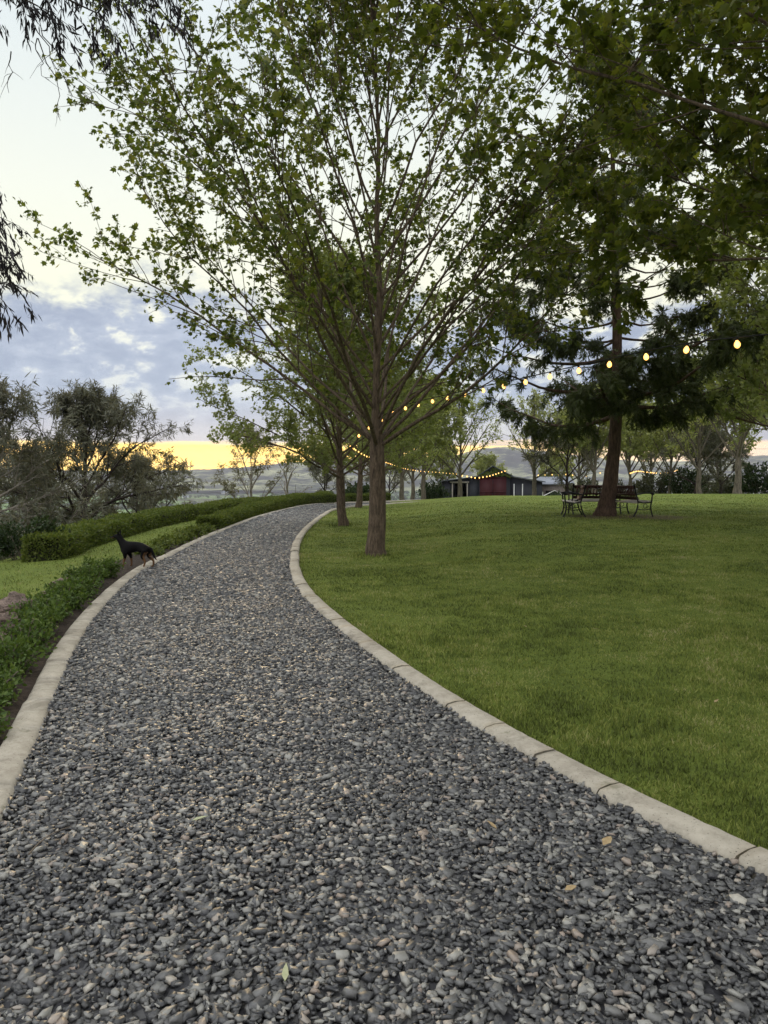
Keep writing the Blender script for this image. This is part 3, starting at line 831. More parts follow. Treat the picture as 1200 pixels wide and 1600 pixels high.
# the tree whose boughs hang over the lawn from beyond the right edge
m_over = tree_meshes('over', 29, fork=2.9, H=9.0, Rx=5.7, zc=6.1, rz=3.0, r0=.2, limbs=28, el=(17, 62), n2=11, n3=6, lsize=.090, per=12, zlo=3.2, limb_up=-.004, limb_r=.10)
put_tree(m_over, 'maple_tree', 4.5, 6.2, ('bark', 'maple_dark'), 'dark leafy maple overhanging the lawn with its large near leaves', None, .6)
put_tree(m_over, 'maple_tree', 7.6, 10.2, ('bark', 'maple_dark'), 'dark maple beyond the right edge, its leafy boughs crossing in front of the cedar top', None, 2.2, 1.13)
put_tree(m_over, 'maple_tree', 4.4, -2.2, ('bark', 'maple_dark'), 'unseen dark maple added behind the camera to shade the near gravel and lawn', None, 3.3)  # out of view, added for the shade it casts on the foreground
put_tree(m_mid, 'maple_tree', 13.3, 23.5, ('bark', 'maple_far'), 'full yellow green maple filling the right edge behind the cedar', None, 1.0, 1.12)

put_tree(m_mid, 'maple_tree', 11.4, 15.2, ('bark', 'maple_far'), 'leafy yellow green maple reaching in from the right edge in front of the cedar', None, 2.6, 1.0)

FARG = 'trees beyond the lawn crest'
m_farA = tree_meshes('fara', 41, fork=1.9, H=7.8, Rx=3.9, zc=4.9, rz=3.3, r0=.17, limbs=18, el=(42, 74), n2=8, n3=4, leaf=OVAL, lsize=.19, per=15, zlo=1.7, trunk_k=8, twig_r=.012)
m_farB = tree_meshes('farb', 43, fork=1.7, H=7.6, Rx=3.6, zc=4.9, rz=2.9, r0=.17, limbs=16, el=(44, 76), n2=7, n3=3, leaf=OVAL, lsize=.15, per=7, zlo=1.6, trunk_k=8, twig_r=.014)
m_dark = tree_meshes('dark', 47, fork=1.0, H=5.6, Rx=3.2, zc=3.9, rz=2.0, r0=.16, limbs=11, el=(40, 66), n2=9, n3=6, leaf=LANCE, lsize=.25, per=13, zlo=.8, trunk_k=8, twig_r=.012, clump=.12, wig=.12)
for (px, D, me, s, rz, lab) in (
        (628, 50, m_farA, .95, 0.3, 'dense pale green tree just right of the tall front maple trunk'),
        (662, 56, m_farA, 1.08, 1.9, 'dense pale green tree left of the barn, above the string of bulbs'),
        (590, 66, m_farA, 1.0, 2.5, 'pale green tree hidden mostly behind the tall front maple trunk'),
        (718, 58, m_farB, 1.08, 1.1, 'thin sparse tree standing before the left wing of the barn'),
        (834, 58, m_farB, 1.02, 3.3, 'thin sparse tree standing before the right wing of the barn'),
        (690, 120, m_farA, 1.2, 4.4, 'pale tree rising behind the left corner of the barn'),
        (868, 120, m_farA, 1.0, 5.2, 'pale tree rising behind the brown shed'),
        (928, 52, m_farA, .92, 2.9, 'dense pale tree directly behind the tree bench'),
        (985, 66, m_farA, 1.05, .8, 'pale tree right of the cedar trunk, in the gap above the bench'),
        (1046, 60, m_farA, .92, 4.1, 'pale trunked tree beside the far short row of bulbs'),
        (1094, 50, m_farB, 1.0, 5.0, 'slim upright tree between the two dark shrubs at the crest'),
        (1152, 43, m_farA, 1.1, 3.7, 'stout trunked tree with spreading limbs near the right edge'),
        (645, 74, m_farA, 1.25, 5.5, 'pale green tree in the back row between the two trees left of the barn'),
        (905, 72, m_farA, 1.1, 1.4, 'pale green tree in the back row left of the cedar trunk'),
        (1015, 76, m_farA, 1.15, 3.0, 'pale green tree in the back row above the right bench'),
        (1120, 72, m_farA, 1.2, 4.7, 'pale green tree in the back row left of the stout trunked tree'),
        (760, 135, m_farA, 1.1, .9, 'pale tree rising far behind the barn roof'),
        (1225, 50, m_farA, 1.15, .2, 'pale tree cut by the right edge of the view')):
    x = P2(px, D)
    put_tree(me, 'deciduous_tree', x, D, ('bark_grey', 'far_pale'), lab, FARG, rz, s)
for (px, D, s, rz, lab) in ((889, 56, 1.0, .4, 'dark forked tree with bare black limbs left of the tree bench'),
                            (1086, 54, .95, 2.2, 'dark multi stemmed tree left of the slim upright tree'),
                            (1124, 56, .80, 3.9, 'low dark spreading tree left of the stout trunked tree'),
                            (610, 90, 1.1, 1.0, 'dark tree in the gap right of the tall front maple trunk'),
                            (508, 56, .66, 5.1, 'dark round tree behind the end of the driveway hedge')):
    put_tree(m_dark, 'dark_tree', P2(px, D), D, ('bark_dark', 'gum'), lab, FARG, rz, s)

# gums on the slope to the left
m_gum = tree_meshes('gum', 61, fork=1.7, H=6.9, Rx=4.7, zc=4.5, rz=2.5, r0=.21, limbs=22, el=(20, 70), n2=11, n3=6, leaf=LANCE, lsize=.22, per=17, zlo=1.0, droop=.45, clump=.17, wig=.10, trunk_k=9, twig_r=.010)
m_gum2 = tree_meshes('gum2', 67, fork=1.4, H=6.0, Rx=3.6, zc=3.9, rz=2.5, r0=.2, limbs=22, el=(16, 70), n2=11, n3=7, leaf=LANCE, lsize=.21, per=11, zlo=.9, droop=.5, clump=.34, wig=.12, trunk_k=9, twig_r=.010)
GUMS = 'gum trees on the slope'
def place(me, px, D, s, rz, mats, lab, z=None, name='gum_tree', grp=GUMS, sz=None):
    return put_tree(me, name, P2(px, D), D, mats, lab, grp, rz, s, z, sz)
place(m_gum, 132, 31, .95, .5, ('bark_dark', 'gum'), 'broad grey green gum with dark forked limbs against the yellow sky')
place(m_gum2, -25, 25, 1.02, 2.0, ('bark_pale', 'gum'), 'dense grey gum cut by the left edge, above the far lawn')
place(m_gum2, 45, 36, 1.0, 4.2, ('bark_pale', 'gum'), 'pale trunked gum behind the broad gum, leaning right')
place(m_gum, 212, 38, .70, 2.6, ('bark_dark', 'gum'), 'small bushy gum right of the broad gum, over the outer hedge')
m_wisp = tree_meshes('wisp', 71, fork=.5, H=4.8, Rx=2.2, zc=3.2, rz=2.0, r0=.10, limbs=9, el=(48, 74), n2=9, n3=5, leaf=LANCE, lsize=.19, per=13, zlo=.2, droop=.4, clump=.35, wig=.09, trunk_k=7, twig_r=.010, limb_r=.62)
place(m_wisp, 393, 44, 1.0, .4, ('bark_pale', 'gum_wisp'), 'wispy gum with several pale stems behind the hedge')
m_bare = tree_meshes('bare', 73, fork=.9, H=4.0, Rx=1.5, zc=2.6, rz=1.6, r0=.10, limbs=8, el=(40, 70), n2=4, n3=1, leaf=LANCE, lsize=.15, per=2, zlo=.5, droop=.4, clump=.5, wig=.14, trunk_k=7, twig_r=.012, limb_r=.62)
place(m_bare, 449, 46, .92, 1.3, ('bark_pale', 'gum_wisp'), 'nearly bare little pale gum right of the wispy gum')
# big gum out of the frame on the left whose hanging leaves come into the picture
def hanging_gum():
    rng = np.random.default_rng(83); mb = MB(); LP, LD = [], []
    base = np.array([-6.9, 7.3, T(-6.9, 7.3)])
    TP = walk(base - np.array([0, 0, .3]), (.03, 0, 1), 9.5, 12, rng, .03); mb.tube(TP, np.linspace(.30, .08, 13), 10, lump=.04, rng=rng)
    # drooping boughs: start height fraction, end point
    ends = []
    for (px, py, D) in ((20, -60, 8.0), (60, 10, 7.6), (110, -30, 8.2), (150, 20, 7.8), (195, -20, 8.0), (225, -70, 8.4), (255, -20, 8.6), (40, -120, 7.2), (130, -130, 8.8), (180, -90, 7.5), (-30, 0, 7.4), (90, -60, 8.6), (-32, 245, 7.4), (-22, 360, 7.3), (-14, 405, 7.5), (-30, 440, 7.2), (-28, 330, 8.2), (-20, 380, 8.0)):
        ends.append(at(px, py, D))
    for e in ends:
        t = np.clip((e[2] - base[2] + .9) / 9.5, .25, .97); p, _ = along(TP, t)
        m = p * .45 + e * .55 + np.array([0, 0, .55]); u = np.linspace(0, 1, 9)[:, None]
        B = p * (1 - u) ** 2 + m * 2 * u * (1 - u) + e * u * u
        mb.tube(B, np.linspace(.045, .007, 9), 5, False)
        for tt in np.concatenate([rng.uniform(.45, 1, 15), [1, 1, 1]]):
            q, d = along(B, tt)
            tw = walk(q, nrm(d * .5 + rng.normal(0, .55, 3) + np.array([0, 0, -.35])), rng.uniform(.25, .7), 5, rng, .12, -.16)
            mb.tube(tw, np.linspace(.005, .0018, 6), 3, False)
            for t2 in rng.uniform(.1, 1, 36):
                a, b = along(tw, t2); LP.append(a); LD.append(b)
    # bare hanging twigs
    for (px, py, D, qx, qy) in ((50, 30, 7.8, 110, 145), (55, 35, 7.8, 145, 150), (60, 60, 7.9, 98, 185), (15, 80, 7.6, 8, 140), (52, 60, 7.7, 70, 125), (285, 60, 7.9, 300, 160)):
        a, b = at(px, py, D), at(qx, qy, D + .1)
        u = np.linspace(0, 1, 7)[:, None]; Bz = a * (1 - u) + b * u + rng.normal(0, .02, (7, 3))
        mb.tube(Bz, np.linspace(.006, .002, 7), 4, False)
        for tt in rng.uniform(.3, 1, 4):
            q, d = along(Bz, tt); tw = walk(q, side_dir(d, .6, rng, -.4), rng.uniform(.12, .35), 4, rng, .15, -.1)
            mb.tube(tw, np.linspace(.003, .0012, 5), 3, False)
    LP, LD = np.array(LP), np.array(LD); n = len(LP)
    axd = nrm(LD * .35 + rng.normal(0, .38, (n, 3)) + np.array([0, 0, -.75]))
    me2 = scatter_mesh('hanging_crown', LANCE[0], LANCE[1], LP + rng.normal(0, .02, (n, 3)) - base, frames(axd, nrm(rng.normal(0, 1, (n, 3)))), .10 * np.clip(rng.normal(1, .25, n), .5, 1.6))
    mb.v = [v - base for v in mb.v]
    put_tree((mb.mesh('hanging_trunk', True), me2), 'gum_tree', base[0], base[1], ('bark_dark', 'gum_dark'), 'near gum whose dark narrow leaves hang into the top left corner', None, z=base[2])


hanging_gum()

# cedar with the bench round it
CX, CY = P2(938, 21.8), 21.8
CZ = float(T(CX, CY))


def cedar():
    rng = np.random.default_rng(97); mb = MB(); LP, LD = [], []
    tp = [at(945, 815, 21.8), at(946, 800, 21.8), at(949, 780, 21.8), at(955, 745, 21.8), at(961, 690, 21.8), at(964, 620, 21.8), at(965, 520, 21.8), at(960, 400, 21.8), at(958, 280, 21.8), at(955, 150, 21.8), at(954, 60, 21.8)]
    tp = np.array(tp)
    q = np.linspace(0, len(tp) - 1, 40); TP = np.stack([np.interp(q, np.arange(len(tp)), tp[:, i]) for i in range(3)], 1)
    for _ in range(3): TP[1:-1] = TP[1:-1] * .5 + (TP[:-2] + TP[2:]) * .25
    h = TP[:, 2] - CZ; H = h[-1]
    rad = .205 * (1 - h / H * .93) + .15 * np.exp(-np.clip(h, 0, None) / .28)
    mb.tube(TP, rad, 12, lump=.05, rng=rng)
    n = 62
    ga = .3
    for i in range(n):
        t = i / (n - 1); z = 2.75 + (H - 3.0) * t
        ga += 2.39996 + rng.normal(0, .3)
        k = np.searchsorted(h, z); p = TP[min(k, len(TP) - 1)]
        L = (4.3 * (1 - t) ** .8 + .5) * rng.uniform(.65, 1.08)
        dirx = np.array([cos(ga), sin(ga), 0])
        thin = .42 < t < .0
        rise = .30 if t < .35 else .12
        u = np.linspace(0, 1, 12)
        # out, a little down, then lifting, tips drooping
        zz = L * (-.12 * np.sin(u * pi * .9) + rise * u ** 1.6 - .34 * np.clip(u - .62, 0, 1) ** 1.3)
        B = p + dirx[None] * (u * L)[:, None] + np.stack([np.zeros(12), np.zeros(12), zz], 1) + np.cumsum(rng.normal(0, .02, (12, 3)), 0)
        r1 = (.075 if t < .15 else .045) * (1 - t * .6)
        mb.tube(B, r1 * (1 - u * .88), 6, False)
        dens = 1.0 if t < .30 else .6 if t > .60 else (.75 if rng.uniform() < .7 else 0.12)
        if i % 5 == 3: dens *= .4
        sidev = np.array([-dirx[1], dirx[0], 0])
        for tb in rng.uniform(.18 if not .2 < t < .6 else .52, 1, int((20 if not .2 < t < .6 else 13) * dens) + 3):
            pb, db = along(B, tb)
            sgn = rng.choice((-1, 1)); L2 = rng.uniform(.35, 1.15) * (1.15 - .55 * tb) * min(1, L / 2.4)
            S2 = walk(pb, nrm(db * .55 + sidev * sgn * .75 + np.array([0, 0, rng.normal(.0, .15)])), L2, 5, rng, .10, -.09)
            mb.tube(S2, np.linspace(.012, .003, 6), 3, False)
            for t2 in rng.uniform(.1, 1, int(30 * dens) + 2):
                a, b = along(S2, t2); LP.append(a); LD.append(b)
            for _ in range(int(4 * dens)):
                a, b = along(S2, rng.uniform(.3, 1)); tw = walk(a, nrm(b * .5 + np.array([0, 0, -.7]) + rng.normal(0, .3, 3)), rng.uniform(.15, .45), 3, rng, .1, -.1)
                for t3 in rng.uniform(.1, 1, 9):
                    c_, e_ = along(tw, t3); LP.append(c_); LD.append(e_)
    LP, LD = np.array(LP), np.array(LD); m = len(LP); base = np.array([CX, CY, CZ])
    axd = nrm(LD * .7 + rng.normal(0, .45, (m, 3)) + np.array([0, 0, -.25]))
    me2 = scatter_mesh('cedar_crown', SPRAY[0], SPRAY[1], LP + rng.normal(0, .03, (m, 3)) - base, frames(axd, nrm(rng.normal(0, .7, (m, 3)) + np.array([0, 0, 1]))), .24 * np.clip(rng.normal(1, .25, m), .5, 1.6))
    mb.v = [v - base for v in mb.v]
    put_tree((mb.mesh('cedar_trunk', True), me2), 'cedar_tree', CX, CY, ('bark_cedar', 'cedar'), 'dark drooping cedar with a red brown trunk rising between the benches', None, z=CZ)


cedar()

# ------------------------------------------------------------------ benches round the cedar
def bench(x, y, rz, label, length=1.25):
    root = empty('garden_bench', (x, y, float(T(x, y))), rz)
    tag(root, label, 'bench', 'benches round the cedar')
    # local: bench faces -y, length along x
    for s in (-1, 1):
        mb = MB(); X = s * length / 2
        mb.tube([(X, -.30, 0), (X, -.25, .12), (X, -.22, .28), (X, -.25, .42), (X, -.27, .60), (X, -.24, .65)], .022, 6)            # front leg, S shaped, to the arm
        mb.tube([(X, .30, 0), (X, .22, .14), (X, .17, .30), (X, .17, .44), (X, .24, .66), (X, .30, .90)], .022, 6)               # back leg and back post
        mb.tube([(X, -.32, .63), (X, -.18, .665), (X, .0, .655), (X, .21, .62)], [.028, .024, .022, .02], 6)                      # arm rest
        mb.tube([(X, -.24, .40), (X, 0, .385), (X, .17, .42)], .018, 6)                                                           # seat rail
        mb.tube([(X, -.23, .22), (X, -.04, .19), (X, .19, .22)], .012, 5)                                                         # stretcher
        th = np.linspace(0, 2 * pi, 11); mb.tube(np.stack([np.full(11, X), -.06 + .06 * np.cos(th), .30 + .06 * np.sin(th)], 1), .009, 4)
        mb.build('end_frame', M['iron'], root, True)
    mb = MB()
    for i, yy in enumerate(np.linspace(-.25, .13, 5)):
        mb.box((0, yy, .432 - .012 * i), (length - .02, .078, .026))
    mb.build('seat', M['slat'], root)
    mb = MB()
    for i, t in enumerate((.12, .86)):
        mb.box((0, .17 + .13 * t - .03, .46 + .42 * t), (length - .02, .026, .085), 0, -.28)
    mb.box((0, .158 + .05, .46 + .42 * .36), (length - .02, .022, .05), 0, -.28)
    for xx in np.linspace(-length / 2 + .12, length / 2 - .12, 13):
        mb.box((xx, .17 + .055, .46 + .42 * .5), (.042 if abs(xx) > .2 else .026, .016, .34), 0, -.28)
    th = np.linspace(0, 2 * pi, 15)
    for cx_ in (-.30, 0, .30):
        mb.tube(np.stack([cx_ + .10 * np.cos(th), .225 + .03 * np.sin(th), .67 + .10 * np.sin(th)], 1), .012, 5)
    mb.build('backrest', M['slat_red'], root)
    return root


bench(CX - .78, CY - .05, -pi / 2 - .18, 'dark iron and slat bench facing left, on the left of the cedar trunk')
bench(CX + .92, CY + .10, pi / 2 + .22, 'dark iron and slat bench facing right, on the right of the cedar trunk')
bench(CX + .10, CY + .95, pi, 'dark iron and slat bench facing away, its back right behind the cedar trunk', 1.4)

# ------------------------------------------------------------------ festoon lights
def bulb_meshes():
    prof = [(.0, .0), (.012, -.002), (.016, -.012), (.030, -.030), (.036, -.052), (.031, -.074), (.016, -.090), (0, -.095)]
    mb = MB(); k = 10
    V = [(r * cos(a), r * sin(a), z - .03) for r, z in prof for a in np.arange(k) * 2 * pi / k]
    mb.add(V, [(i * k + j, i * k + (j + 1) % k, (i + 1) * k + (j + 1) % k, (i + 1) * k + j) for i in range(len(prof) - 1) for j in range(k)])
    glass = mb.mesh('bulb', True); glass.materials.append(M['bulb'])
    mb = MB(); mb.tube([(0, 0, .008), (0, 0, -.012), (0, 0, -.034)], [.011, .017, .017], 8)
    so = mb.mesh('socket', True); so.materials.append(M['cable'])
    return glass, so


GL, SO = bulb_meshes()


def festoon(label, pts, step, first=0.0, s=1.0):
    """a cable through 3D points with bulbs hanging every step metres"""
    P = np.array(pts, float)
    t = np.concatenate([[0], np.cumsum(np.linalg.norm(np.diff(P, axis=0), axis=1))])
    u = np.linspace(0, t[-1], max(20, int(t[-1] / .25))); C = np.stack([np.interp(u, t, P[:, i]) for i in range(3)], 1)
    for _ in range(8): C[1:-1] = C[1:-1] * .5 + (C[:-2] + C[2:]) * .25
    root = empty('festoon_lights', tuple(C[0])); tag(root, label, 'string lights', 'strings of light bulbs')
    mb = MB(); mb.tube(C - C[0], .009 * s, 5); mb.build('cable', M['cable'], root)
    tt = np.concatenate([[0], np.cumsum(np.linalg.norm(np.diff(C, axis=0), axis=1))])
    rng = np.random.default_rng(7)
    for d in np.arange(first, tt[-1], step):
        p = np.array([np.interp(d, tt, C[:, i]) for i in range(3)]) - C[0]
        b = bpy.data.objects.new('bulb', GL); COL.objects.link(b); b.parent = root; b.location = p; b.scale = (s, s, s)
        b.rotation_euler = (rng.normal(0, .12), rng.normal(0, .12), 0)
        c = bpy.data.objects.new('socket', SO); COL.objects.link(c); c.parent = b
    return root


A = [at(600 + 1200 * X / D, py, D) for (X, D, py) in ((5.0, 6.6, 505), (4.26, 8.3, 520), (3.975, 9.0, 529), (3.70, 9.72, 537), (3.43, 10.4, 551), (3.16, 11.16, 564), (2.88, 11.9, 573), (2.61, 12.6, 584), (2.34, 13.3, 592), (1.79, 14.8, 606), (1.24, 16.2, 618), (.70, 17.6, 628), (.25, 18.8, 638), (-.1, 19.6, 652), (-.6, 20.7, 672), (-.95, 21.5, 688))]
festoon('long string of warm bulbs swooping from the upper right to the driveway maples', A, .765, .9)
B = [at(546, 694, 21.9), at(556, 701, 25), at(572, 711, 28), at(597, 719, 34), at(612, 724, 39), at(632, 731, 44), at(655, 735, 49), at(685, 737, 53), at(715, 740, 57.5)]
festoon('string of small bulbs sagging from the driveway maples to the tree before the barn', B, .85, .4, .62)
festoon('short string of bulbs dipping in front of the dark barn gable', [at(718, 740, 58), at(745, 745, 66), at(765, 742, 73), at(778, 738, 79), at(793, 733, 85)], 2.1, 1.2, 1.5)
festoon('string of pale bulbs between the brown shed and the tree bench', [at(838, 741, 78), at(857, 740, 78), at(889, 739, 78), at(909, 744, 78), at(929, 739, 78), at(945, 736, 78)], .70, .2, 1.5)
festoon('short far string of bulbs right of the tree bench', [at(984, 738, 60), at(995, 734, 62), at(1011, 736, 64), at(1027, 738, 66), at(1046, 737, 64), at(1062, 732, 61)], .42, .2, 1.2)

# ------------------------------------------------------------------ barn, shed, gate
def barn():
    D = 100.0
    def X(px): return P2(px, D)
    def Z(py): return float(at(600, py, D)[2])
    zb = float(T(X(770), D)) - .2
    root = empty('barn', (X(770), D, zb), -.14); tag(root, 'dark barn with red double doors and two low wings beyond the crest', 'barn')
    o = np.array([X(770), D, zb])
    def bx(mb, x0, x1, y0, y1, z0, z1): mb.box(((x0 + x1) / 2 - o[0], (y0 + y1) / 2 - o[1], (z0 + z1) / 2 - o[2]), (x1 - x0, y1 - y0, z1 - z0))
    # wall: one outline of gable and wings with a bay left open in the left wing
    mb = MB()
    g0, g1, l0, r1 = X(749), X(797), X(688), X(846)
    pk, ge, we, wi = Z(729), Z(743), Z(753), Z(745)
    def wedge(x0, x1, za, zb2, y0=D, y1=D + 14): mb.prism([(x0 - o[0], 0), (x1 - o[0], 0), (x1 - o[0], zb2 - zb), (x0 - o[0], za - zb)], 'y', y0 - D, y1 - D)
    mb.prism([(g0 - o[0], 0), (g1 - o[0], 0), (g1 - o[0], ge - zb), (X(770) - o[0], pk - zb), (g0 - o[0], ge - zb)], 'y', 0, 14)
    sl = (wi - we) / (g0 - l0)
    wedge(l0, X(706), we, we + sl * (X(706) - l0), D + .25); wedge(X(730), g0 - .01, we + sl * (X(730) - l0), wi, D + .25)
    zt = Z(756)
    mb.prism([(X(706) - o[0] + .002, zt - zb), (X(730) - o[0] - .002, zt - zb), (X(730) - o[0] - .002, we + sl * (X(730) - l0) - zb), (X(706) - o[0] + .002, we + sl * (X(706) - l0) - zb)], 'y', .27, 13.9)
    wedge(g1 + .01, r1, wi, we, D + .25)
    mb.build('wall', M['clad'], root)
    mb = MB(); bx(mb, X(706) + .01, X(730) - .01, D + 9, D + 9.2, zb, zt); mb.build('bay_shade_panel', M['dark'], root)  # panel at the back of the bay, its inner shade painted near-black
    mb = MB()
    for px in (706, 729.3): bx(mb, X(px), X(px) + .16, D + .05, D + .24, zb, zt + .1)
    bx(mb, X(703), X(733), D - .02, D + .2, zt + .1, zt + .32); mb.build('bay_frame', M['timber'], root)
    # roof: thin sheets proud of the walls
    mb = MB(); th = .12; ov = .35
    def sheet(xa, za, xb, zc_): mb.prism([(xa - o[0], za - zb + .02), (xb - o[0], zc_ - zb + .02), (xb - o[0], zc_ - zb + .02 + th), (xa - o[0], za - zb + .02 + th)], 'y', -.5, 14.5)
    k1 = (pk - ge) / (X(770) - g0); k2 = (pk - ge) / (g1 - X(770))
    sheet(g0 - ov, ge - ov * k1, X(770), pk); sheet(X(770) + .002, pk, g1 + ov, ge - ov * k2)
    sheet(l0 - ov, we - ov * sl, g0 - .01, wi - .01); sheet(g1 + .01, wi - .01, r1 + ov, we - ov * (wi - we) / (r1 - g1))
    mb.build('roof', M['roof_dark'], root)
    for a, b in ((749.6, 769.7), (770.3, 790.8)):
        mb = MB(); bx(mb, X(a), X(b), D - .10, D - .01, zb, Z(745)); d = mb.build('door', M['red'], root)
        mb = MB()
        for f in (.02, .48, .94): bx(mb, X(a), X(b), D - .14, D - .101, zb + (Z(745) - zb) * f, zb + (Z(745) - zb) * f + .18)
        mb.build('door_rail', M['red'], d)
    mb = MB()
    bx(mb, X(747), X(797), D - .16, D - .145, Z(744.6), Z(743.7)); mb.build('door_track', M['iron'], root)
    mb = MB(); bx(mb, X(803), X(815), D + .12, D + .24, zb, Z(757)); d = mb.build('side_door', M['clad'], root)
    mb = MB()
    for px in (802, 815): bx(mb, X(px), X(px) + .12, D + .06, D + .24, zb, Z(756))
    mb.build('door_frame', M['white'], d)
    # creeper over the gable
    rng = np.random.default_rng(5); n = 2600
    w = rng.uniform(0, 1, (n, 2)); xx = g0 + (g1 - g0) * w[:, 0]
    top = np.where(xx < X(770), ge + (xx - g0) * k1, pk - (xx - X(770)) * k2) - .12
    lowz = Z(743.5) + .15; zz = lowz + (top - lowz) * w[:, 1]
    pos = np.stack([xx - o[0], np.full(n, -.22) + rng.normal(0, .06, n), zz - zb], 1)
    keep = np.sin(xx * 3.1) + np.sin(zz * 5 + xx) + rng.normal(0, .6, n) > -.6
    pos = pos[keep]; n = len(pos)
    me = scatter_mesh('creeper', OVAL[0], OVAL[1], pos, frames(nrm(rng.normal(0, .6, (n, 3)) + np.array([0, 0, -.5])), nrm(rng.normal(0, .6, (n, 3)) + np.array([0, -1., .2]))), .28 * rng.uniform(.6, 1.3, n))
    c = link('creeper_plant', me, M['hedge']); c.location = tuple(o); c.rotation_euler = (0, 0, -.14)
    tag(c, 'green creeper covering the barn gable above the red doors', 'climbing plant')


barn()


def shed():
    D = 112.0; x0, x1 = P2(846, D), P2(893, D); zb = float(T((x0 + x1) / 2, D)) - .2; zt = float(at(600, 757, D)[2])
    root = empty('shed', ((x0 + x1) / 2, D, zb)); tag(root, 'low brown shed with a long pale roof right of the barn', 'shed')
    w = (x1 - x0) / 2; h = zt - zb
    mb = MB(); mb.prism([(0, 0), (5, 0), (5, h + .1), (0, h)], 'x', -w, w); mb.build('wall', M['brick'], root)
    mb = MB(); mb.prism([(-.5, h - .02), (2.6, h + 1.0), (2.6, h + 1.12), (-.5, h + .1)], 'x', -w - .4, w + .4); mb.prism([(2.602, h + 1.0), (5.5, h + .05), (5.5, h + .17), (2.602, h + 1.12)], 'x', -w - .4, w + .4)
    mb.build('roof', M['roof'], root)
    mb = MB(); mb.box((1.3, -.03, 1.2), (1.0, .05, 2.2)); mb.build('door', M['dark'], root)
    mb = MB(); mb.box((-1.0, -.03, h * .62), (1.2, .05, .8)); mb.build('window', M['dark'], root)
    D = 96.0; xa, xb = P2(848, D), P2(884, D); za = float(T(xa, D))
    root = empty('farm_gate', ((xa + xb) / 2, D, za)); tag(root, 'white railed gate with a peaked brace before the brown shed', 'gate')
    w = (xb - xa) / 2
    for s in (-1, 1):
        mb = MB(); mb.tube([(s * w, 0, -.3), (s * w, 0, 1.7)], .07, 6); mb.build('post', M['white'], root)
    mb = MB()
    for z in (.35, .75, 1.15): mb.box((0, -.04, z), (2 * w, .05, .10))
    for s in (-1, 1): mb.tube([(s * w, -.09, 1.15), (0, -.09, 1.85)], .05, 5)
    mb.build('rails', M['white'], root)


shed()

# ------------------------------------------------------------------ hedges, bushes, shrubs, rocks
def hedge(label, C, w, hts, seed, n_leaf, leaf=.05, rough=.05, mats=('hedge_in', 'hedge')):
    """clipped hedge along a 2D line; hts = heights along it"""
    rng = np.random.default_rng(seed)
    P = resample(np.array(C, float), .12); n = len(P)
    d = nrm(np.gradient(P, axis=0)); nor = np.stack([-d[:, 1], d[:, 0]], 1)
    h = np.interp(np.linspace(0, 1, n), np.linspace(0, 1, len(hts)), hts)
    z = T(P[:, 0], P[:, 1])
    prof = np.array([(-.5, -.05), (-.52, .35), (-.48, .82), (-.36, .97), (0, 1.0), (.36, .97), (.48, .82), (.52, .35), (.5, -.05)])
    lump = np.convolve(rng.normal(0, 1, n + 24), np.ones(8) / 8, 'same')[12:-12] * rough * 2
    lw = np.convolve(rng.normal(0, 1, n + 24), np.ones(6) / 6, 'same')[12:-12] * rough * 2
    k = len(prof)
    def surf(shrink):
        W = (w + lw)[:, None] * prof[None, :, 0] * shrink; Hh = (h + lump)[:, None] * prof[None, :, 1] * (1 - (1 - shrink) * .5)
        return np.stack([P[:, None, 0] + nor[:, None, 0] * W, P[:, None, 1] + nor[:, None, 1] * W, z[:, None] + Hh], -1)
    V = surf(.82)
    i, j = np.meshgrid(np.arange(n - 1), np.arange(k - 1), indexing='ij')
    Fm = np.stack([i * k + j, i * k + j + 1, (i + 1) * k + j + 1, (i + 1) * k + j], -1).reshape(-1, 4)
    o = np.array([P[n // 2, 0], P[n // 2, 1], z[n // 2]])
    root = empty('hedge', tuple(o)); tag(root, label, 'hedge')
    mb = MB(); mb.addarr(V - o, Fm)
    for e in (0, n - 1): mb.f.extend(e * k + x for x in range(k)); mb.c.append(k); mb.mi.append(0)
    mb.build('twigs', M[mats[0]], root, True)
    Vo = surf(1.0)
    a = rng.uniform(0, n - 1.001, n_leaf); b = rng.uniform(0, k - 1.001, n_leaf)
    ends = rng.uniform(0, 1, n_leaf)
    ia, ib = a.astype(int), b.astype(int); fa, fb = (a - ia)[:, None], (b - ib)[:, None]
    p = (Vo[ia, ib] * (1 - fa) + Vo[ia + 1, ib] * fa) * (1 - fb) + (Vo[ia, ib + 1] * (1 - fa) + Vo[ia + 1, ib + 1] * fa) * fb
    # some leaves close the two ends
    m = ends < .05; ce = np.where(rng.uniform(0, 1, m.sum()) < .5, 0, n - 1); s = rng.uniform(-.5, .5, m.sum()) ; hh = rng.uniform(0, .98, m.sum())
    p[m] = np.stack([P[ce, 0] + nor[ce, 0] * s * w, P[ce, 1] + nor[ce, 1] * s * w, z[ce] + hh * h[ce]], 1)
    cc = np.stack([P[ia, 0], P[ia, 1], z[ia] + h[ia] * .45], 1)
    out = nrm(p - cc)
    p = p + out * rng.normal(-.015, .028, (n_leaf, 1))
    axd = nrm(out * .6 + rng.normal(0, .6, (n_leaf, 3)) + np.array([0, 0, .3]))
    me = scatter_mesh('hedge_leaves', OVAL[0], OVAL[1], p - o, frames(axd, nrm(out + rng.normal(0, .6, (n_leaf, 3)))), leaf * rng.uniform(.6, 1.4, n_leaf))
    link('foliage', me, M[mats[1]], root)
    return root


